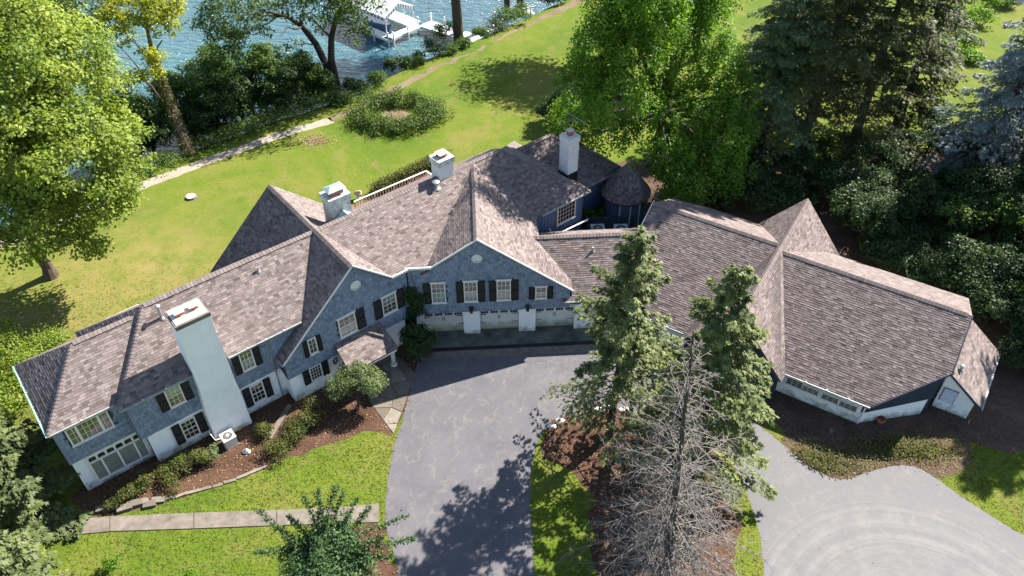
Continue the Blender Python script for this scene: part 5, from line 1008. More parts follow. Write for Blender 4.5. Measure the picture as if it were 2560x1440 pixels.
for i, (px, py, H, R, mt, tx, lb, kw) in enumerate((
        (1985, 428, 24, 5.2, 'needle_dark', (.6, 0), 'tall dark spruce with a long bare grey trunk behind the right wing', dict(h0=.26, lowdead=.42)),
        (2118, 400, 23, 5.4, 'needle_dark', (0, 0), 'tall drooping spruce with yellowish sprays behind the right wing', dict(h0=.2, lowdead=.38)),
        (1885, 425, 17, 4.8, 'needle_pine', (.4, 0), 'dark pine standing between the upright tree and the tall spruces', dict(h0=.25, lowdead=.35)),
        (1925, 240, 19, 4.0, 'needle_pine', (0, 0), 'soft blue-green pine further back on the far lawn', dict(h0=.2)),
        (2235, 330, 22, 5.0, 'needle_dark', (0, 0), 'dark spruce between the drooping spruce and the garden shrubs', dict(h0=.12)),
        (2415, 500, 20, 5.0, 'needle_blue', (.5, .5), 'silvery blue spruce at the edge of the wood', dict(h0=.06)),
        (2570, 330, 22, 5.4, 'needle_blue', (0, 0), 'tall blue-grey spruce standing behind the silvery blue spruce', dict(h0=.08)),
        (2030, 300, 20, 3.8, 'needle_dark', (0, 0), 'slim dark spruce behind the two tall bare-trunked spruces', dict(h0=.2)), (2700, 420, 21, 5.2, 'needle_dark', (0, 0), 'tall dark spruce in the wood past the silvery blue spruce', dict(h0=.08)), (2760, 560, 20, 5.2, 'needle_dark', (0, 0), 'tall dark spruce in the wood out past the shed roof', dict(h0=.08)), (2850, 380, 23, 5.4, 'needle_dark', (0, 0), 'tallest dark spruce deep in the wood past the blue spruces', dict(h0=.08)), (2900, 700, 20, 5, 'needle_dark', (0, 0), 'broad dark spruce far out past the shed and court grass', dict(h0=.08)), (2640, 260, 22, 5.2, 'needle_dark', (0, 0), 'dark spruce behind the tall blue-grey spruce', dict(h0=.08)), (2740, 840, 16, 4.4, 'needle_dark', (0, 0), 'dark spruce opposite the louvered shed front', dict(h0=.08)), (2740, 740, 18, 4.8, 'needle_dark', (0, 0), 'dark spruce opposite the long gutter of the shed roof', dict(h0=.08)))):
    conifer('spruce_tree' if 'spruce' in lb else 'pine_tree', lb, G(px, py), H, R, mt, 200 + i, 'bark' if i < 2 else 'barkdark', nb=150, spray=95, size=.31, droop=.45, top=tx, taper=.55, asp=.26, **kw)
grp = 'leafy understorey trees behind the right wing'
for i, (px, py, h, r, mt) in enumerate(((1690, 505, 3.6, 1.9, 'leaf_dark'), (1800, 520, 3.2, 1.8, 'leaf_dark'), (1880, 500, 3.5, 1.6, 'leaf_dark'), (2150, 590, 4.2, 2.0, 'leaf_dark'), (2230, 600, 5, 2.3, 'leaf_dark'), (2330, 610, 5.6, 2.4, 'leaf_dark'), (2430, 640, 5.4, 2.4, 'leaf_shore'), (2530, 680, 6, 2.6, 'leaf_shore'), (2480, 560, 6.5, 2.6, 'leaf_dark'), (2260, 500, 5.4, 2.4, 'leaf_dark'), (2120, 510, 4.6, 2.0, 'leaf_dark'), (2560, 800, 4.6, 2.2, 'leaf_shore'), (2420, 740, 3.4, 1.7, 'leaf_dark'), (1760, 470, 4.2, 2.0, 'leaf_shore'), (2360, 480, 5.4, 2.2, 'leaf_dark'), (2330, 690, 3.0, 1.6, 'leaf_dark'), (2620, 600, 7, 3, 'leaf_shore'), (2620, 950, 3.6, 1.8, 'leaf_dark'), (2060, 470, 4.6, 2.2, 'leaf_dark'), (1960, 480, 4.2, 2.0, 'leaf_dark'), (2190, 550, 5, 2.3, 'leaf_dark'), (2290, 555, 5.4, 2.4, 'leaf_dark'), (2390, 580, 6, 2.5, 'leaf_dark'), (2500, 620, 6, 2.5, 'leaf_dark'), (2400, 690, 4.6, 2.1, 'leaf_dark'), (2480, 730, 4.6, 2.1, 'leaf_dark'), (2550, 730, 5, 2.3, 'leaf_dark'), (2500, 800, 3.6, 1.8, 'leaf_dark'), (2560, 880, 3.6, 1.8, 'leaf_dark'), (2260, 640, 3.4, 1.8, 'leaf_dark'), (1850, 450, 4.4, 2.0, 'leaf_dark'), (2170, 450, 5, 2.2, 'leaf_dark'), (2300, 420, 6, 2.6, 'leaf_dark'), (2430, 440, 6.5, 2.6, 'leaf_dark'), (1830, 495, 3.4, 1.8, 'leaf_dark'), (1900, 515, 3.4, 1.7, 'leaf_dark'), (1935, 530, 3.0, 1.5, 'leaf_dark'), (2140, 560, 4.2, 2.0, 'leaf_dark'), (2190, 650, 3.4, 1.7, 'leaf_dark'), (2240, 680, 3.2, 1.6, 'leaf_dark'), (2300, 715, 3.0, 1.6, 'leaf_dark'), (2370, 740, 3.2, 1.7, 'leaf_dark'), (2440, 800, 3.0, 1.6, 'leaf_dark'), (2060, 520, 4, 1.8, 'leaf_dark'), (2520, 480, 6.5, 2.6, 'leaf_dark'))):
    rg = random.Random(400 + i); L = [(rg.gauss(0, r * .42), rg.gauss(0, r * .42), h * rg.uniform(.25, .82), r * rg.uniform(.45, .7), r * rg.uniform(.45, .7), h * .13 + .25) for _ in range(6)]
    lb = near_label(G(px, py), ('dark leafy small tree', 'mid green leafy small tree')[mt == 'leaf_shore'], ((G(2080, 560), 'growing behind the small cross gable'), (G(2250, 670), 'growing along the back of the right wing roof'), (G(2460, 780), 'growing beside the shed at the wing end'), (G(2440, 520), 'growing below the silvery blue spruce'), (G(2200, 440), 'growing under the tall drooping spruce'), (G(1980, 440), 'growing at the foot of the bare-trunked spruce'), (G(1740, 480), 'growing beneath the bright upright tree'), (G(2600, 680), 'at the outer edge of the wood past the shed')))
    broadleaf('understorey_tree', lb, 'tree', G(px, py), L, 'leaf', .2, 90, 55, .6, mt, 'barkdark', .09, .5, 420 + i, lb[:5] + lb[lb.index('tree'):], stems=2)
grp = 'garden shrubs beyond the trees'
for i, (px, py, r, h, mt) in enumerate(((2405, 115, 1.6, 1.6, 'leaf_bright'), (2440, 60, 1.7, 1.7, 'leaf_bright'), (2400, 20, 1.8, 2.0, 'leaf_shore'), (2470, 20, 1.6, 1.6, 'leaf_bright'), (2370, 140, 1.3, 1.3, 'leaf_bright'), (2520, 15, 1.6, 1.6, 'leaf_shore'), (2420, 150, 1.3, 1.1, 'leaf_bright'), (2360, 60, 1.6, 2, 'leaf_dark'))):
    bush('garden_shrub', 'rounded green garden shrub on the lawn beyond the wood', G(px, py), r, h, 'leaf', .22, 1500, mt, 460 + i, grp)

# ---- trees on the island and in the foreground
conifer('island_spruce', 'green spruce with thin bare lower twigs on the driveway island', G(1522, 1092), 15.4, 3.9, 'needle_green', 300, 'barkdark', h0=.15, wf=.27, asp=.3, nb=150, spray=95, size=.24, droop=.3, top=(.15, 0), lowdead=.42, trunk_r=.22, taper=.62)
conifer('island_spruce', 'full green spruce standing behind the bare dead spruce', G(1722, 1195), 15.7, 3.9, 'needle_green', 301, 'barkdark', h0=.1, wf=.27, asp=.3, nb=155, spray=105, size=.24, droop=.34, top=(0, 0), lowdead=.1, trunk_r=.22, taper=.62)
dead_spruce(G(1662, 1475), 18.4, 4.9, (-1.35, 0, 0), 302)
conifer('garden_spruce', 'pale green spreading spruce at the left end of the house', G(-30, 1330), 8.2, 4.4, 'needle_pale', 303, 'bark', h0=.05, nb=170, spray=80, size=.3, droop=.1, taper=.5, lowdead=.0, top=(.6, .8))
conifer('garden_spruce', 'pale spruce with grey dead twigs below the concrete walk', G(-10, 1560), 7.5, 3.2, 'needle_pale', 304, 'barkgrey', h0=.05, nb=130, spray=60, size=.28, droop=.1, taper=.5, lowdead=.35, top=(.3, .6))
fb = G(835, 1520); lob = []; rg = random.Random(3)
broad = broadleaf('crab_apple', 'dark green crab apple with upright leafy shoots beside the driveway', 'tree', fb, [(0, .6, 3.6, 1.6, 1.4, 1.1), (-1.0, .6, 3.4, 1.2, 1.1, .9), (1.0, .6, 3.0, 1.2, 1.0, .9), (.2, -.6, 3.4, 1.5, 1.2, 1.0), (.3, 1.2, 4.2, 1.0, 1.0, .8)], 'leaf', .14, 300, 62, .46, 'leaf_apple', 'bark', .12, .5, 305)
rng = np.random.default_rng(306); m = MB(); pts_, nr_ = [], []
for (px, py, z) in ((645, 1275, 5.0), (690, 1320, 4.6), (760, 1240, 5.8), (795, 1225, 6.0), (840, 1215, 6.2), (860, 1230, 6.0), (890, 1250, 5.6), (925, 1265, 5.2), (1015, 1290, 5.2), (1035, 1345, 4.8), (960, 1340, 4.6), (720, 1290, 5.0), (980, 1390, 4.2), (640, 1380, 4.2), (820, 1290, 5.6)):
    e = G(px, py, z); a = fb + Vector((rng.normal(0, .4), .6 + rng.normal(0, .3), 3.0)); mid = a.lerp(e, .5) + Vector((0, 0, .25)); m.tube([a, mid, e], [.035, .022, .008], 5); 
    for k in range(420):
        t = rng.uniform(.15, 1.02); p = (a.lerp(mid, t * 2) if t < .5 else mid.lerp(e, t * 2 - 1)); r = .3 * (1.15 - t * .75); pts_.append(np.array(p) + rng.normal(0, r * .55, 3)); nr_.append((0, 0, .6))
m.build('shoots', 'bark', broad, kind='stuff'); pts_ = np.array(pts_); quads_obj('shoot_leaves', leaf_quads(rng, pts_, np.array(nr_), .14, .6, .7), rng.uniform(.1, .95, len(pts_)), 'leaf_apple', broad)
# ---- shrubs round the house
q = G(898, 1022); broadleaf('lilac_shrub', 'sunlit grey-green multi-stemmed shrub in front of the entrance', 'shrub', q, [(at(880, 945, 1.9).x - q.x, at(880, 945, 1.9).y - q.y, 1.9, 1.25, 1.2, .75), (-1.0, .3, 1.7, .8, .8, .55), (.8, .5, 1.9, .9, .8, .6), (0, 1.0, 2.1, .9, .8, .5)], 'leaf', .11, 170, 62, .36, 'leaf_grey', 'bark', .06, .35, 310, stems=3)
q = G(1048, 905); broadleaf('garage_shrub', 'dark glossy shrub at the left corner of the garage', 'shrub', q, [(0, .2, 1.1, .9, .9, .8), (-.4, .4, 1.9, .7, .7, .7), (.5, .4, 1.7, .7, .7, .6), (0, .5, 2.4, .5, .5, .4)], 'leaf', .13, 120, 50, .34, 'leaf_dark', 'barkdark', .05, .35, 311, stems=2)
vn = thing('wall_vine', FG.p(-1.3, -.5, 0), 'dark climbing vine in the inner corner of the blue walls', 'vine'); n = 1900; vc = [FG.on(-.6, 1030, 750), FG.on(-.6, 1042, 772), FG.on(-.6, 1022, 785), FG.on(-.6, 1045, 750), FG.on(-.6, 1020, 735)]; P_ = []
for i in range(n): c = vc[rng.integers(0, 5) if rng.random() < .9 else 4]; P_.append(np.array(FG.p(c[0] + rng.normal(0, .26), -.6 + rng.normal(0, .12), c[2] + rng.normal(0, .3))))
quads_obj('foliage', leaf_quads(rng, np.array(P_), np.tile([0, -.8, .5], (n, 1)), .15), rng.uniform(0, .7, n), 'leaf_dark', vn); m = MB(); m.tube([FG.p(-1.35, -.5, 0), FG.p(-1.3, -.52, 2.5), FG.p(-1.1, -.55, 4.6), FG.p(-1.4, -.5, 6)], [.05, .04, .03, .01], 6); m.build('stem', 'barkdark', vn)
grp = 'brownish shrubs in the front bed'
for i, (px, py, r, h, mt) in enumerate(((510, 1155, .75, .95, 'leaf_bed'), (465, 1178, .7, .8, 'leaf_bed'), (420, 1200, .75, .85, 'leaf_bed'), (365, 1215, .7, .8, 'leaf_bed'), (315, 1240, .65, .7, 'leaf_bed'), (285, 1262, .5, .55, 'leaf_bed'), (695, 1130, .9, 1.0, 'leaf_bed'), (730, 1105, .8, .9, 'leaf_bed'), (790, 1055, .95, 1.2, 'leaf_bed'), (760, 1080, .7, .9, 'leaf_dark'), (665, 1085, .6, .8, 'leaf_bed'), (530, 1140, .5, .7, 'leaf_grey'), (440, 1170, .6, .7, 'leaf_shore'))):
    lb = near_label(G(px, py), 'small brownish-green shrub in the bed', ((G(300, 1250), 'in front of the bay window'), (G(390, 1205), 'at the corner of the bay and main wall'), (G(490, 1165), 'beside the beige condenser'), (G(690, 1110), 'beside the concrete kerb strip'), (G(790, 1050), 'next to the sunlit entrance shrub'))); bush('bed_shrub', lb, G(px, py), r, h, 'leaf', .1, 1300, mt, 320 + i, lb, clump=.34)
for i, (px, py, r, h, lb) in enumerate(((60, 960, 1.9, 2.2, 'sunlit light green bush close under the hip end of the house'), (30, 880, 2.1, 2.2, 'sunlit light green bush on the lawn edge near the left end of the house'), (100, 890, 1.6, 1.8, 'light green bush touching the verdigris gutter of the house'), (0, 1060, 2.0, 2.4, 'shaded green bush beside the pale spruce at the house end'))):
    bush('end_bush', lb, G(px, py), r, h, 'leaf', .16, 3400, 'leaf_maple', 350 + i, None, lob=5)
bush('seedling', 'small leafy seedling in the front grass below the walk', G(285, 1415), .45, .7, 'leaf', .1, 500, 'leaf_bright', 360); bush('seedling', 'tiny leafy seedling at the lower edge of the front grass', G(475, 1445), .35, .5, 'leaf', .1, 350, 'leaf_bright', 361)
for i, (px, py) in enumerate(((1500, 548), (1530, 540), (1575, 548), (1480, 560))): bush('court_shrub', 'light green shrub behind the condenser screen', G(px, py, 0), .7, 1.5, 'leaf', .12, 700, 'leaf_bright', 365 + i, 'shrubs behind the condenser screen')

# ------------------------------------------------------------------ pier, boat canopy and landing stairs
DZ = -1.55
A_p, S_p, B_p, C_p = G(1046, 62, DZ), G(1186, 106, DZ), G(975, 93, DZ), G(914, 44, DZ)
FD = Frame(tuple(Vector((B_p.x, B_p.y, 0))), math.degrees(math.atan2((A_p - B_p).y, (A_p - B_p).x)))
wA = (A_p - B_p).length; lC = FD.uv(C_p)[1]
M['deck'] = plain('white_deck_paint', (0.66, 0.66, 0.65), .6, .08)
dk = thing('pier', Vector((A_p.x, A_p.y, WATER_Z)), 'white L-shaped pier with posts on the lake', 'pier')
def planks(fr, u0, u1, v0, v1, z, along='u', n=None, name='plank'):
    L = (u1 - u0) if along == 'u' else (v1 - v0); k = max(1, int(L / .55))
    for i in range(k):
        m = MB()
        if along == 'u': m.box(fr, u0 + L * i / k + .008, u0 + L * (i + 1) / k - .008, v0, v1, z - .05, z)
        else: m.box(fr, u0, u1, v0 + L * i / k + .008, v0 + L * (i + 1) / k - .008, z - .05, z)
        m.build(name, 'deck', dk)
planks(FD, 0, wA, -.55, .55, DZ, 'u'); planks(FD, -.6, .45, .56, lC, DZ, 'v'); planks(FD, wA - 1.0, wA + .9, .56, lC * 1.6, DZ, 'v')
ws = FD.uv(S_p); FW = Frame((A_p.x, A_p.y, 0), math.degrees(math.atan2((S_p - A_p).y, (S_p - A_p).x))); LW = (S_p - A_p).length
planks(FW, .3, LW, -.1, 1.75, DZ - .012, 'u')
for fr, u0, u1, v0, v1 in ((FD, -.6, wA, -.58, -.55), (FD, -.63, -.6, -.55, lC), (FW, .3, LW, -.14, -.1), (FW, .3, LW, 1.75, 1.79)): m = MB(); m.box(fr, u0, u1, v0, v1, DZ - .3, DZ - .01); m.build('fascia', 'deck', dk)
for fr, u, v, h in ((FD, .0, -.62, .8), (FD, wA * .5, -.62, .7), (FD, -.68, -.5, .9), (FD, -.68, 2.0, .5), (FW, .1, -.2, 1.1), (FW, LW * .45, -.2, 1.0), (FW, LW * .3, 1.85, .9), (FW, LW * .05, 1.85, .9)):
    m = MB(); p = fr.p(u, v, 0); m.tube([Vector((p.x, p.y, WATER_Z - 1.2)), Vector((p.x, p.y, DZ + h))], .09, 8); m.build('post', 'deck', dk)
cn = thing('boat_canopy', FD.p(wA / 2, 2, WATER_Z), 'white striped gabled boat canopy on posts over the boat slip', 'canopy')
ez, az_ = DZ + 2.2, DZ + 3.25; c0, c1, cv0, cv1 = -.1, wA - .3, .35, lC * 1.5; cm = (c0 + c1) / 2
M['canwhite'] = plain('canopy_fabric', (.7, .7, .7), .7, .05); M['canstripe'] = plain('canopy_stripe', (.2, .22, .25), .7, .1)
k = 22
for side in (0, 1):
    for i in range(k):
        v0 = cv0 + (cv1 - cv0) * i / k; v1 = cv0 + (cv1 - cv0) * (i + (.78 if True else 1)) / k; v2 = cv0 + (cv1 - cv0) * (i + 1) / k; ue = c0 - .1 if side == 0 else c1 + .1
        for a, b, mt in ((v0, v1, 'canwhite'), (v1, v2, 'canstripe')): m = MB(); m.prism([FD.p(ue, a, ez), FD.p(cm, a, az_), FD.p(cm, b, az_), FD.p(ue, b, ez)], (0, 0, .02)); m.build('canopy_strip', mt, cn)
n = 24
for i in range(n):
    a = c0 - .1 + (c1 - c0 + .2) * i / n; b = c0 - .1 + (c1 - c0 + .2) * (i + 1) / n; za = az_ - abs(a - cm) / (cm - c0 + .1) * (az_ - ez); zb = az_ - abs(b - cm) / (cm - c0 + .1) * (az_ - ez)
    m = MB(); m.prism([FD.p(a, cv0 - .02, za - .42), FD.p(b, cv0 - .02, zb - .42), FD.p(b, cv0 - .02, zb), FD.p(a, cv0 - .02, za)], FD.v * .015); m.build('valance_strip', 'canstripe' if i % 2 else 'canwhite', cn)
for i in range(30):
    a = cv0 + (cv1 - cv0) * i / 30; b = cv0 + (cv1 - cv0) * (i + 1) / 30
    for u in (c0 - .12, c1 + .1): m = MB(); m.prism([FD.p(u, a, ez - .4), FD.p(u, b, ez - .4), FD.p(u, b, ez), FD.p(u, a, ez)], FD.u * .015); m.build('valance_strip', 'canstripe' if i % 2 else 'canwhite', cn)
for u in (c0, c1):
    for v in (cv0 + .05, (cv0 + cv1) / 2, cv1 - .1): m = MB(); m.tube([FD.p(u, v, DZ - .02), FD.p(u, v, ez)], .07, 8); m.build('post', 'deck', cn)
bt_ = thing('moored_boat', FD.p(1.6, 4.5, WATER_Z), 'small white and blue boat moored under the striped canopy', 'boat'); m = MB(); us = []
bu, bv0, bl_ = .45 + (wA - 1.5) / 2, 2.2, lC * .75; sec = []
for i in range(7):
    t = i / 6; hw = .85 * math.sin(min(1, (t + .12) * 1.6) * math.pi / 2) * (1 if t > .4 else 1); sec.append([FD.p(bu - hw, bv0 + bl_ * t, DZ + .25), FD.p(bu - hw * .55, bv0 + bl_ * t, WATER_Z - .15), FD.p(bu + hw * .55, bv0 + bl_ * t, WATER_Z - .15), FD.p(bu + hw, bv0 + bl_ * t, DZ + .25)])
for a, b in zip(sec[:-1], sec[1:]):
    for j in range(3): m.face([a[j], a[j + 1], b[j + 1], b[j]])
m.face(sec[0]); m.face(sec[-1][::-1]); m.build('hull', 'boathull', bt_); m = MB()
for a, b in zip(sec[:-1], sec[1:]): m.face([a[0] - Vector((0, 0, .03)), a[3] - Vector((0, 0, .03)), b[3] - Vector((0, 0, .03)), b[0] - Vector((0, 0, .03))])
m.build('deck_cover', 'canwhite', bt_)
# wading bird on the pier
hp = G(1121, 84, DZ); hb = thing('heron', Vector((hp.x, hp.y, DZ)), 'grey heron standing on the white pier', 'bird'); m = MB(); z = Vector((0, 0, 1)); x = Vector((.8, -.6, 0))
m.tube([hp + z * .3 - x * .32, hp + z * .36 - x * .2, hp + z * .48, hp + z * .56 + x * .1, hp + z * .68 + x * .1, hp + z * .84 + x * .04, hp + z * .92 + x * .1, hp + z * .91 + x * .3], [.01, .07, .12, .08, .04, .03, .045, .006], 8)
for s in (-.04, .04): p = hp + Vector((.6 * s, .8 * s, 0)); m.tube([p, p + z * .45], .014, 5)
M['heron'] = plain('heron_plumage', (.1, .105, .12), .8, .3, 8); m.build('body', 'heron', hb)
# landing stairs with white railings
st = thing('landing_stairs', G(1300, 45, -.1), 'white wooden stairs and railings leading down to the pier', 'stairs')
def railing(a, b, h, n, rails, r=.05, par=st, mat='trim'):
    for i in range(n + 1): p = a.lerp(b, i / n); m = MB(); m.tube([p - Vector((0, 0, .1)), p + Vector((0, 0, h))], r, 6); m.build('post', mat, par)
    for z in rails: m = MB(); m.tube([a + Vector((0, 0, z)), b + Vector((0, 0, z))], r * .8, 6); m.build('rail', mat, par)
pA, pB, pC = G(1338, 35, -.1), G(1305, 42, -.1), G(1292, 30, -.1); sE = G(1212, 88, DZ)
railing(pA, pB, 1.0, 3, (.35, .65, .95)); railing(pB, sE + Vector((0, 0, .1)), 1.0, 5, (.45, .9)); railing(pC, sE + (pC - pB) + Vector((0, 0, .1)), 1.0, 5, (.45, .9))
m = MB(); m.prism([pA + Vector((0, 0, -.02)), pB, pC, pA + (pC - pB)], (0, 0, .06)); m.build('landing', 'deck', st)
for i in range(10):
    a = pB.lerp(sE, (i + .5) / 10); d = (pC - pB); e = (sE - pB).normalized(); e.z = 0; m = MB(); m.prism([a, a + d, a + d + e * .3, a + e * .3], (0, 0, .05)); m.build('tread', 'deck', st)

# ------------------------------------------------------------------ terrace balustrade and urns
bl_t = thing('balustrade', G(980, 470), 'white balustrade round the rear terrace behind the roof', 'balustrade')
r0, r1, r2 = G(886, 503, .95), G(1065, 427, .95), G(1092, 444, .95)
for a, b in ((r0, r1), (r1, r2)):
    L = (b - a).length; k = int(L / .26)
    for i in range(k + 1): p = a.lerp(b, i / k); m = MB(); m.tube([Vector((p.x, p.y, .02)), Vector((p.x, p.y, .9))], .045 if i % 7 else .09, 6); m.build('baluster', 'trim', bl_t)
    bar('rail', a, b, .14, .07, 'trim', bl_t); bar('bottom_rail', Vector((a.x, a.y, .18)), Vector((b.x, b.y, .18)), .09, .07, 'trim', bl_t)
m = MB(); m.face([(p.x, p.y, .014) for p in (G(870, 520), G(1110, 415), G(1125, 460), G(900, 560))]); tag(m.build('terrace', 'brickred'), kind='structure')
def urn(p, s, lb):
    o = thing('urn_planter', p, lb, 'planter', None); m = MB(); z = Vector((0, 0, 1)); m.tube([p, p + z * .05 * s, p + z * .08 * s, p + z * .2 * s, p + z * .5 * s, p + z * .62 * s, p + z * .66 * s], [.2 * s, .2 * s, .1 * s, .12 * s, .3 * s, .33 * s, .36 * s], 14); m.build('bowl', 'whitestone', o, True); m = MB(); m.tube([p + z * .63 * s, p + z * .67 * s], .3 * s, 12); m.build('soil', 'mulch', o)
urn(G(1098, 418), 1.15, 'pale stone urn by the rear terrace next to the small chimney'); urn(G(897, 497), .9, 'pale stone urn at the end of the white balustrade')

# ------------------------------------------------------------------ condensers
def condenser(p, ang, w_, h, lb, mat='acbeige'):
    f = Frame(p, math.degrees(ang)); o = thing('condenser', p, lb, 'air conditioner', None); m = MB(); m.box(f, -w_ / 2, w_ / 2, -w_ / 2, w_ / 2, .06, h - .04); m.build('casing', mat, o); m = MB(); m.box(f, -w_ / 2 - .02, w_ / 2 + .02, -w_ / 2 - .02, w_ / 2 + .02, h - .04, h); m.build('top_panel', mat, o)
    m = MB(); c = Vector(p); m.tube([c + Vector((0, 0, h)), c + Vector((0, 0, h + .012))], w_ * .38, 24); m.build('fan_opening', 'blackmetal', o); m = MB()
    for i in range(14): a = 2 * math.pi * i / 14; m.tube([c + Vector((.08 * math.cos(a), .08 * math.sin(a), h + .03)), c + Vector((w_ * .38 * math.cos(a), w_ * .38 * math.sin(a), h + .025))], .01, 4)
    m.tube([c + Vector((0, 0, h + .015)), c + Vector((0, 0, h + .045))], .09, 12); m.build('fan_guard', mat, o, kind='stuff')
    m = MB(); m.box(f, -w_ / 2 - .06, w_ / 2 + .06, -w_ / 2 - .06, w_ / 2 + .06, 0, .06); m.build('pad', 'concrete', o); return o
cp_ = G(576, 1108); condenser(cp_, FL.a, .72, .72, 'beige condenser unit at the foot of the big chimney'); m = MB(); m.tube([FL.p(3.0, -.5, .9), FL.p(3.0, -.75, .85), FL.p(3.1, -.85, .35), cp_ + Vector((-.3, .2, .3))], .035, 6); m.build('pipe', 'trim', house)
M['acwhite'] = plain('pale_condenser_casing', (.6, .63, .62), .5, .1)
for px, lb in ((1495, 'white condenser inside the dark screen, beside its left end'), (1553, 'white condenser inside the dark screen, beside the right wing roof')):
    q = G(px, 570, .95); condenser(Vector((q.x, q.y, 0)), .06, 1.0, .95, lb, 'acwhite')
sc = thing('condenser_screen', G(1525, 560), 'dark blue-grey slatted screen around two condensers', 'screen'); t4 = [G(1466, 543, 1.25), G(1525, 541, 1.25), G(1586, 541, 1.25), G(1593, 580, 1.25), G(1478, 587, 1.25)]
M['screen'] = plain('screen_paint', (.075, .095, .11), .6, .2)
for a, b in ((0, 1), (1, 2), (2, 3), (0, 4)):
    a, b = t4[a], t4[b]
    for k in range(9): z = .1 + k * .13; bar('slat', Vector((a.x, a.y, z + .1)), Vector((b.x, b.y, z + .1)), .03, .1, 'screen', sc)
for p in t4[:4] + [t4[4]]: m = MB(); m.prism([(p.x - .06, p.y - .06, 0), (p.x + .06, p.y - .06, 0), (p.x + .06, p.y + .06, 0), (p.x - .06, p.y + .06, 0)], (0, 0, 1.35)); m.build('post', 'screen', sc)

# ------------------------------------------------------------------ stones, stumps, pot, mat
def rock(p, sx, sy, sz, mat, name, par=None, seed=1):
    r = np.random.default_rng(seed); m = MB(); n, rings = 8, 4; V = []
    for i in range(rings + 1):
        ph = -.5 + i / rings * 1.5; 
        for j in range(n): a = 2 * math.pi * j / n; k = max(.05, math.cos(ph * math.pi * .48) if ph > 0 else 1) * r.uniform(.82, 1.12); V.append(Vector(p) + Vector((sx * k * math.cos(a), sy * k * math.sin(a), sz * max(-.3, ph) * r.uniform(.9, 1.1))))
    F = [(i * n + j, i * n + (j + 1) % n, (i + 1) * n + (j + 1) % n, (i + 1) * n + j) for i in range(rings) for j in range(n)] + [tuple(range(rings * n, rings * n + n))]; m.raw(V, F, r.random()); return m.build(name, mat, par)
tag(rock(G(617, 1130), .28, .2, .28, 'whitestone', 'white_rock', None, 3), 'lone white rock on the mulch beside the beige condenser', 'rock')
edge = [(258, 1272), (285, 1268), (312, 1272), (338, 1262), (352, 1258), (375, 1262), (398, 1252), (425, 1246), (455, 1238), (485, 1230), (515, 1222), (545, 1214), (575, 1204), (605, 1192), (632, 1180), (655, 1172)]
for i, (px, py) in enumerate(edge):
    big = i < 7; f = Frame(tuple(G(px, py)), 20 + rnd.uniform(-12, 12)); m = MB(); a, b, c = (.42, .2, .17) if big else (.36, .09, .07); a *= rnd.uniform(.8, 1.15)
    P8 = [f.p(s * a * rnd.uniform(.85, 1.05), t * b * rnd.uniform(.8, 1.1), z) for z in (-.03, c * rnd.uniform(.8, 1.2)) for s, t in ((-1, -1), (1, -1), (1, 1), (-1, 1))]; m.hexa(P8, rnd.random()); tag(m.build('edging_stone', 'stone'), 'flat limestone edging block between the front bed and grass' if big else 'thin edging stone sunk between the front bed and grass', 'stone', 'thick edging blocks of the front bed' if big else 'thin edging stones of the front bed')
for i, (px, py) in enumerate(((1500, 1024), (1522, 1020), (1560, 1024), (1585, 1032), (1400, 1052), (1380, 1066))): tag(rock(G(px, py), .34, .2, .16, 'whitestone', 'island_stone', None, 30 + i), 'pale stone edging the driveway island below the green spruce', 'stone', 'pale stones edging the island')
f = Frame(tuple(G(700, 1055)), 75); m = MB(); m.box(f, -1.3, 1.3, -.14, .14, -.02, .12); tag(m.build('bed_kerb', 'concrete'), 'concrete kerb strip crossing the mulch bed by the shrubs', 'kerb')
p = G(478, 494); m = MB(); m.tube([p - Vector((0, 0, .1)), p + Vector((0, 0, .14)), p + Vector((0, 0, .17))], [.5, .42, .4], 12); so_ = thing('tree_stump', p, 'low grey cut tree stump on the sunny lawn', 'stump'); m.build('bark', 'barkgrey', so_); m = MB(); m.tube([p + Vector((0, 0, .171)), p + Vector((0, 0, .18))], .38, 12); m.build('cut_face', 'whitestone', so_)
p = G(2076, 1078); m = MB(); m.tube([p - Vector((0, 0, .05)), p + Vector((0, 0, .2))], [.16, .13], 10); tag(m.build('small_stump', 'dirt'), 'small pale stump on dark soil in front of the right wing', 'stump')
p = G(2199, 1056); o = thing('flower_pot', p, 'terracotta flower pot against the angled right wall', 'pot'); m = MB(); m.tube([p, p + Vector((0, 0, .3)), p + Vector((0, 0, .3)), p + Vector((0, 0, .38))], [.16, .24, .27, .27], 14); m.build('pot', 'terracotta', o); m = MB(); m.tube([p + Vector((0, 0, .381)), p + Vector((0, 0, .388))], .23, 12); m.build('soil', 'mulch', o)
m = MB(); m.box(FL, 12.3, 13.5, -2.0, -1.25, .07, .085); tag(m.build('door_mat', 'blackmetal'), 'black door mat under the porch roof', 'mat')

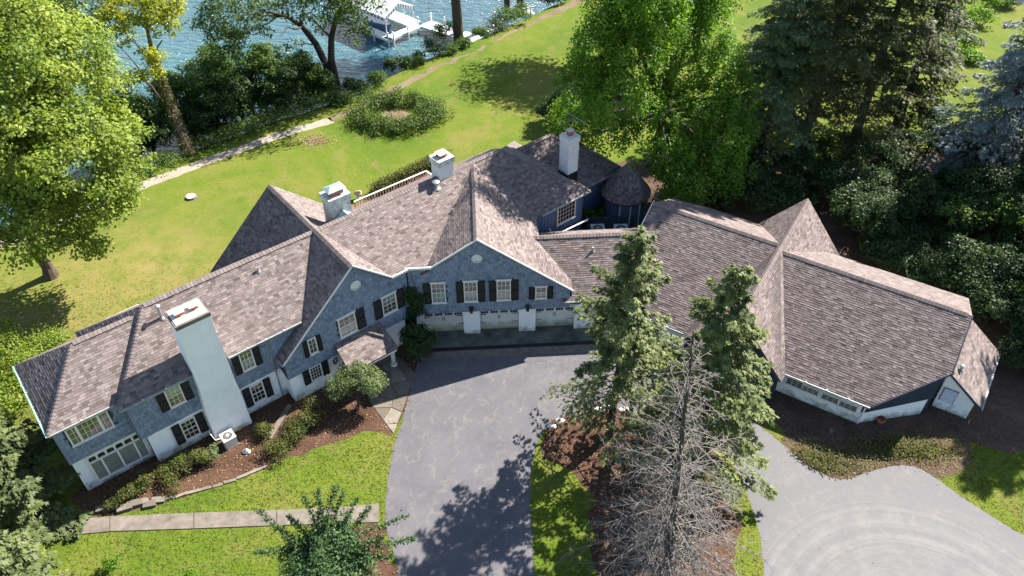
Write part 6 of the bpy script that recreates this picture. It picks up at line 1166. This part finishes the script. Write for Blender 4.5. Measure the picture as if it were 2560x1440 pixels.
# ------------------------------------------------------------------ ground cover that nobody could count
rng = np.random.default_rng(99)
def scatter(polys, dens, excl=()):
    out_ = []
    for pl in polys:
        lo, hi = pl.min(0), pl.max(0); n = int((hi - lo).prod() * dens); X = rng.uniform(lo, hi, (n, 2)); X = X[inside(pl, X)]; out_.append(X)
    X = np.concatenate(out_)
    for e in excl: X = X[~inside(e, X)]
    return X
def pix(X, z=0):
    V = np.column_stack([X, np.full(len(X), z)]) - np.array(CC); w_ = V @ np.array(CF); return 1280 + FPX * (V @ np.array(CR_)) / w_, 720 - FPX * (V @ np.array(CU)) / w_
def inview(X, mg=60):
    a, b = pix(X); return X[(a > -mg) & (a < 2560 + mg) & (b > -mg) & (b < 1440 + mg)]
def flat_leaves(X, z, size, mat, name, lb, t0=0, t1=1):
    n = len(X); P_ = np.column_stack([X, z + rng.uniform(.005, .05, n)]); o = quads_obj(name, leaf_quads(rng, P_, np.tile([0, 0, 1.0], (n, 1)), size, .7, .35), rng.uniform(t0, t1, n), mat, None, 'stuff'); o['label'] = lb
bedX = inview(scatter(SHEETS['mulch_bed'] + SHEETS['island_mulch'], 26)); isl_m = inside(SHEETS['island_mulch'][0], bedX)
flat_leaves(bedX[~isl_m], .01, .085, 'dead_leaf', 'fallen_leaves', 'brown fallen leaves scattered over the front mulch bed'); flat_leaves(bedX[isl_m], .035, .085, 'dead_leaf', 'fallen_leaves', 'brown fallen leaves under the island trees')
lx = inview(scatter(SHEETS['leaf_litter_strip'], 48)); lx = lx + rng.normal(0, .55, lx.shape); lx = lx[~inside(SHEETS['driveway'][0], lx) | (rng.random(len(lx)) < .015)]; flat_leaves(lx, .012, .085, 'litter_leaf', 'ground_ivy', 'yellow-green leaf litter and ivy along the driveway edge')
iv = inview(np.concatenate([rng.normal(0, 1, (1000, 2)) * np.array([1.2, .4]) + np.array(G(px, py))[:2] for px, py in ((2215, 1125), (2260, 1120), (2310, 1130), (2020, 1140), (2070, 1165))])); iv = iv[~inside(SHEETS['driveway'][0], iv)]; n = len(iv); o = quads_obj('ivy_mat', leaf_quads(rng, np.column_stack([iv, rng.uniform(.03, .3, n)]), np.tile([0, 0, .8], (n, 1)), .12), rng.uniform(.1, 1, n), 'leaf_bed', None, 'stuff'); o['label'] = 'low yellow-green ivy mat beside the driveway court'
fx = inview(scatter(SHEETS['forest_soil'], 4)); flat_leaves(fx, .01, .1, 'dead_leaf', 'fallen_leaves', 'brown fallen leaves on the soil behind the right wing', 0, .6)
dx = inview(scatter(SHEETS['driveway'], 1.0, SHEETS['island_grass'])); dx = dx[rng.random(len(dx)) < .25]; flat_leaves(dx, .018, .06, 'dead_leaf', 'stray_leaves', 'a few stray dead leaves on the driveway')
hx = rng.normal(0, 1, (700, 2)) * np.array([1.0, .55]) + np.array(G(787, 352))[:2]; flat_leaves(hx, .01, .11, 'dead_leaf', 'leaf_pile', 'brown leaves on the bare patch of lawn', .3, 1)
big = np.array([[-62, 18], [62, 18], [62, 98], [-62, 98]], float); X = rng.uniform([-60, 18], [60, 96], (900000, 2)); X = inview(X, 30); X = X[shore_d(X) < .2]
hfoot = [np.array([[p.x, p.y] for p in pl]) for pl in ([FL.p(-3.8, .6, 0), FL.p(8.2, 0, 0), FL.p(8.2, -.9, 0), FL.p(16.9, -.9, 0), FG.p(9, -.2, 0), FG.p(12, 0, 0), FB.p(-6, 0, 0), FB.p(4.6, .1, 0), FB.p(8, 3, 0), FB.p(10, 4, 0), FB.p(10, 9, 0), FB.p(-3, 12, 0), FB.p(-12, 11, 0), FL.p(37.8, 8, 0), FL.p(16, 7.2, 0), FL.p(12, 9, 0), FL.p(-3.8, 6, 0)],)]
ex = hfoot + SHEETS['driveway'] + SHEETS['mulch_bed'] + SHEETS['forest_soil'] + SHEETS['leaf_litter_strip'] + [SHEETS['shore_path'][0], SHEETS['shore_path'][1]] + SHEETS['bare_earth_patch'][:2]
ex.append(np.array([[FG.p(a, b, 0).x, FG.p(a, b, 0).y] for a, b in ((-3, -2.6), (11.4, -2.6), (11.4, 2), (-3, 2))])); wkp = np.array([[G(a, b).x, G(a, b).y] for a, b in [(e[0], e[1]) for e in ed] + [(e[0], e[2]) for e in ed[::-1]]]); ex.append(wkp)
for e in ex: X = X[~inside(e, X)]
Xi = scatter(SHEETS['island_grass'], 70, SHEETS['island_mulch']); Xi = inview(Xi, 30)
def grass(X, z, name, lb):
    n = len(X); h = rng.uniform(.02, .045, n)[:, None]; a = rng.uniform(0, 6.28, n); d = np.column_stack([np.cos(a), np.sin(a), np.zeros(n)]); B = np.column_stack([X, np.full(n, z)]); w_ = .016; ln_ = rng.normal(0, .07, (n, 3)) * np.array([1, 1, 0]); up = np.array([0, 0, 1.0])
    Q = np.stack([B - d * w_, B + d * w_, B + d * w_ * .4 + up * h + ln_, B - d * w_ * .6 + up * h * .8 + ln_ * 1.6], 1); nz = .5 + .22 * np.sin(X[:, 0] * .9 + 2 * np.sin(X[:, 1] * .6)) * np.sin(X[:, 1] * .8 + X[:, 0] * .25)
    o = quads_obj(name, Q, np.clip(nz + rng.normal(0, .17, n), 0, 1), 'grass_blade', None, 'stuff'); o['label'] = lb
X = X[rng.random(len(X)) < np.clip((46 - X[:, 1]) / 16, .0, 1)]; grass(X, 0, 'lawn_grass', 'short sunlit grass of the lawns around the house'); grass(Xi, .024, 'island_grass_tufts', 'short grass on the driveway island')
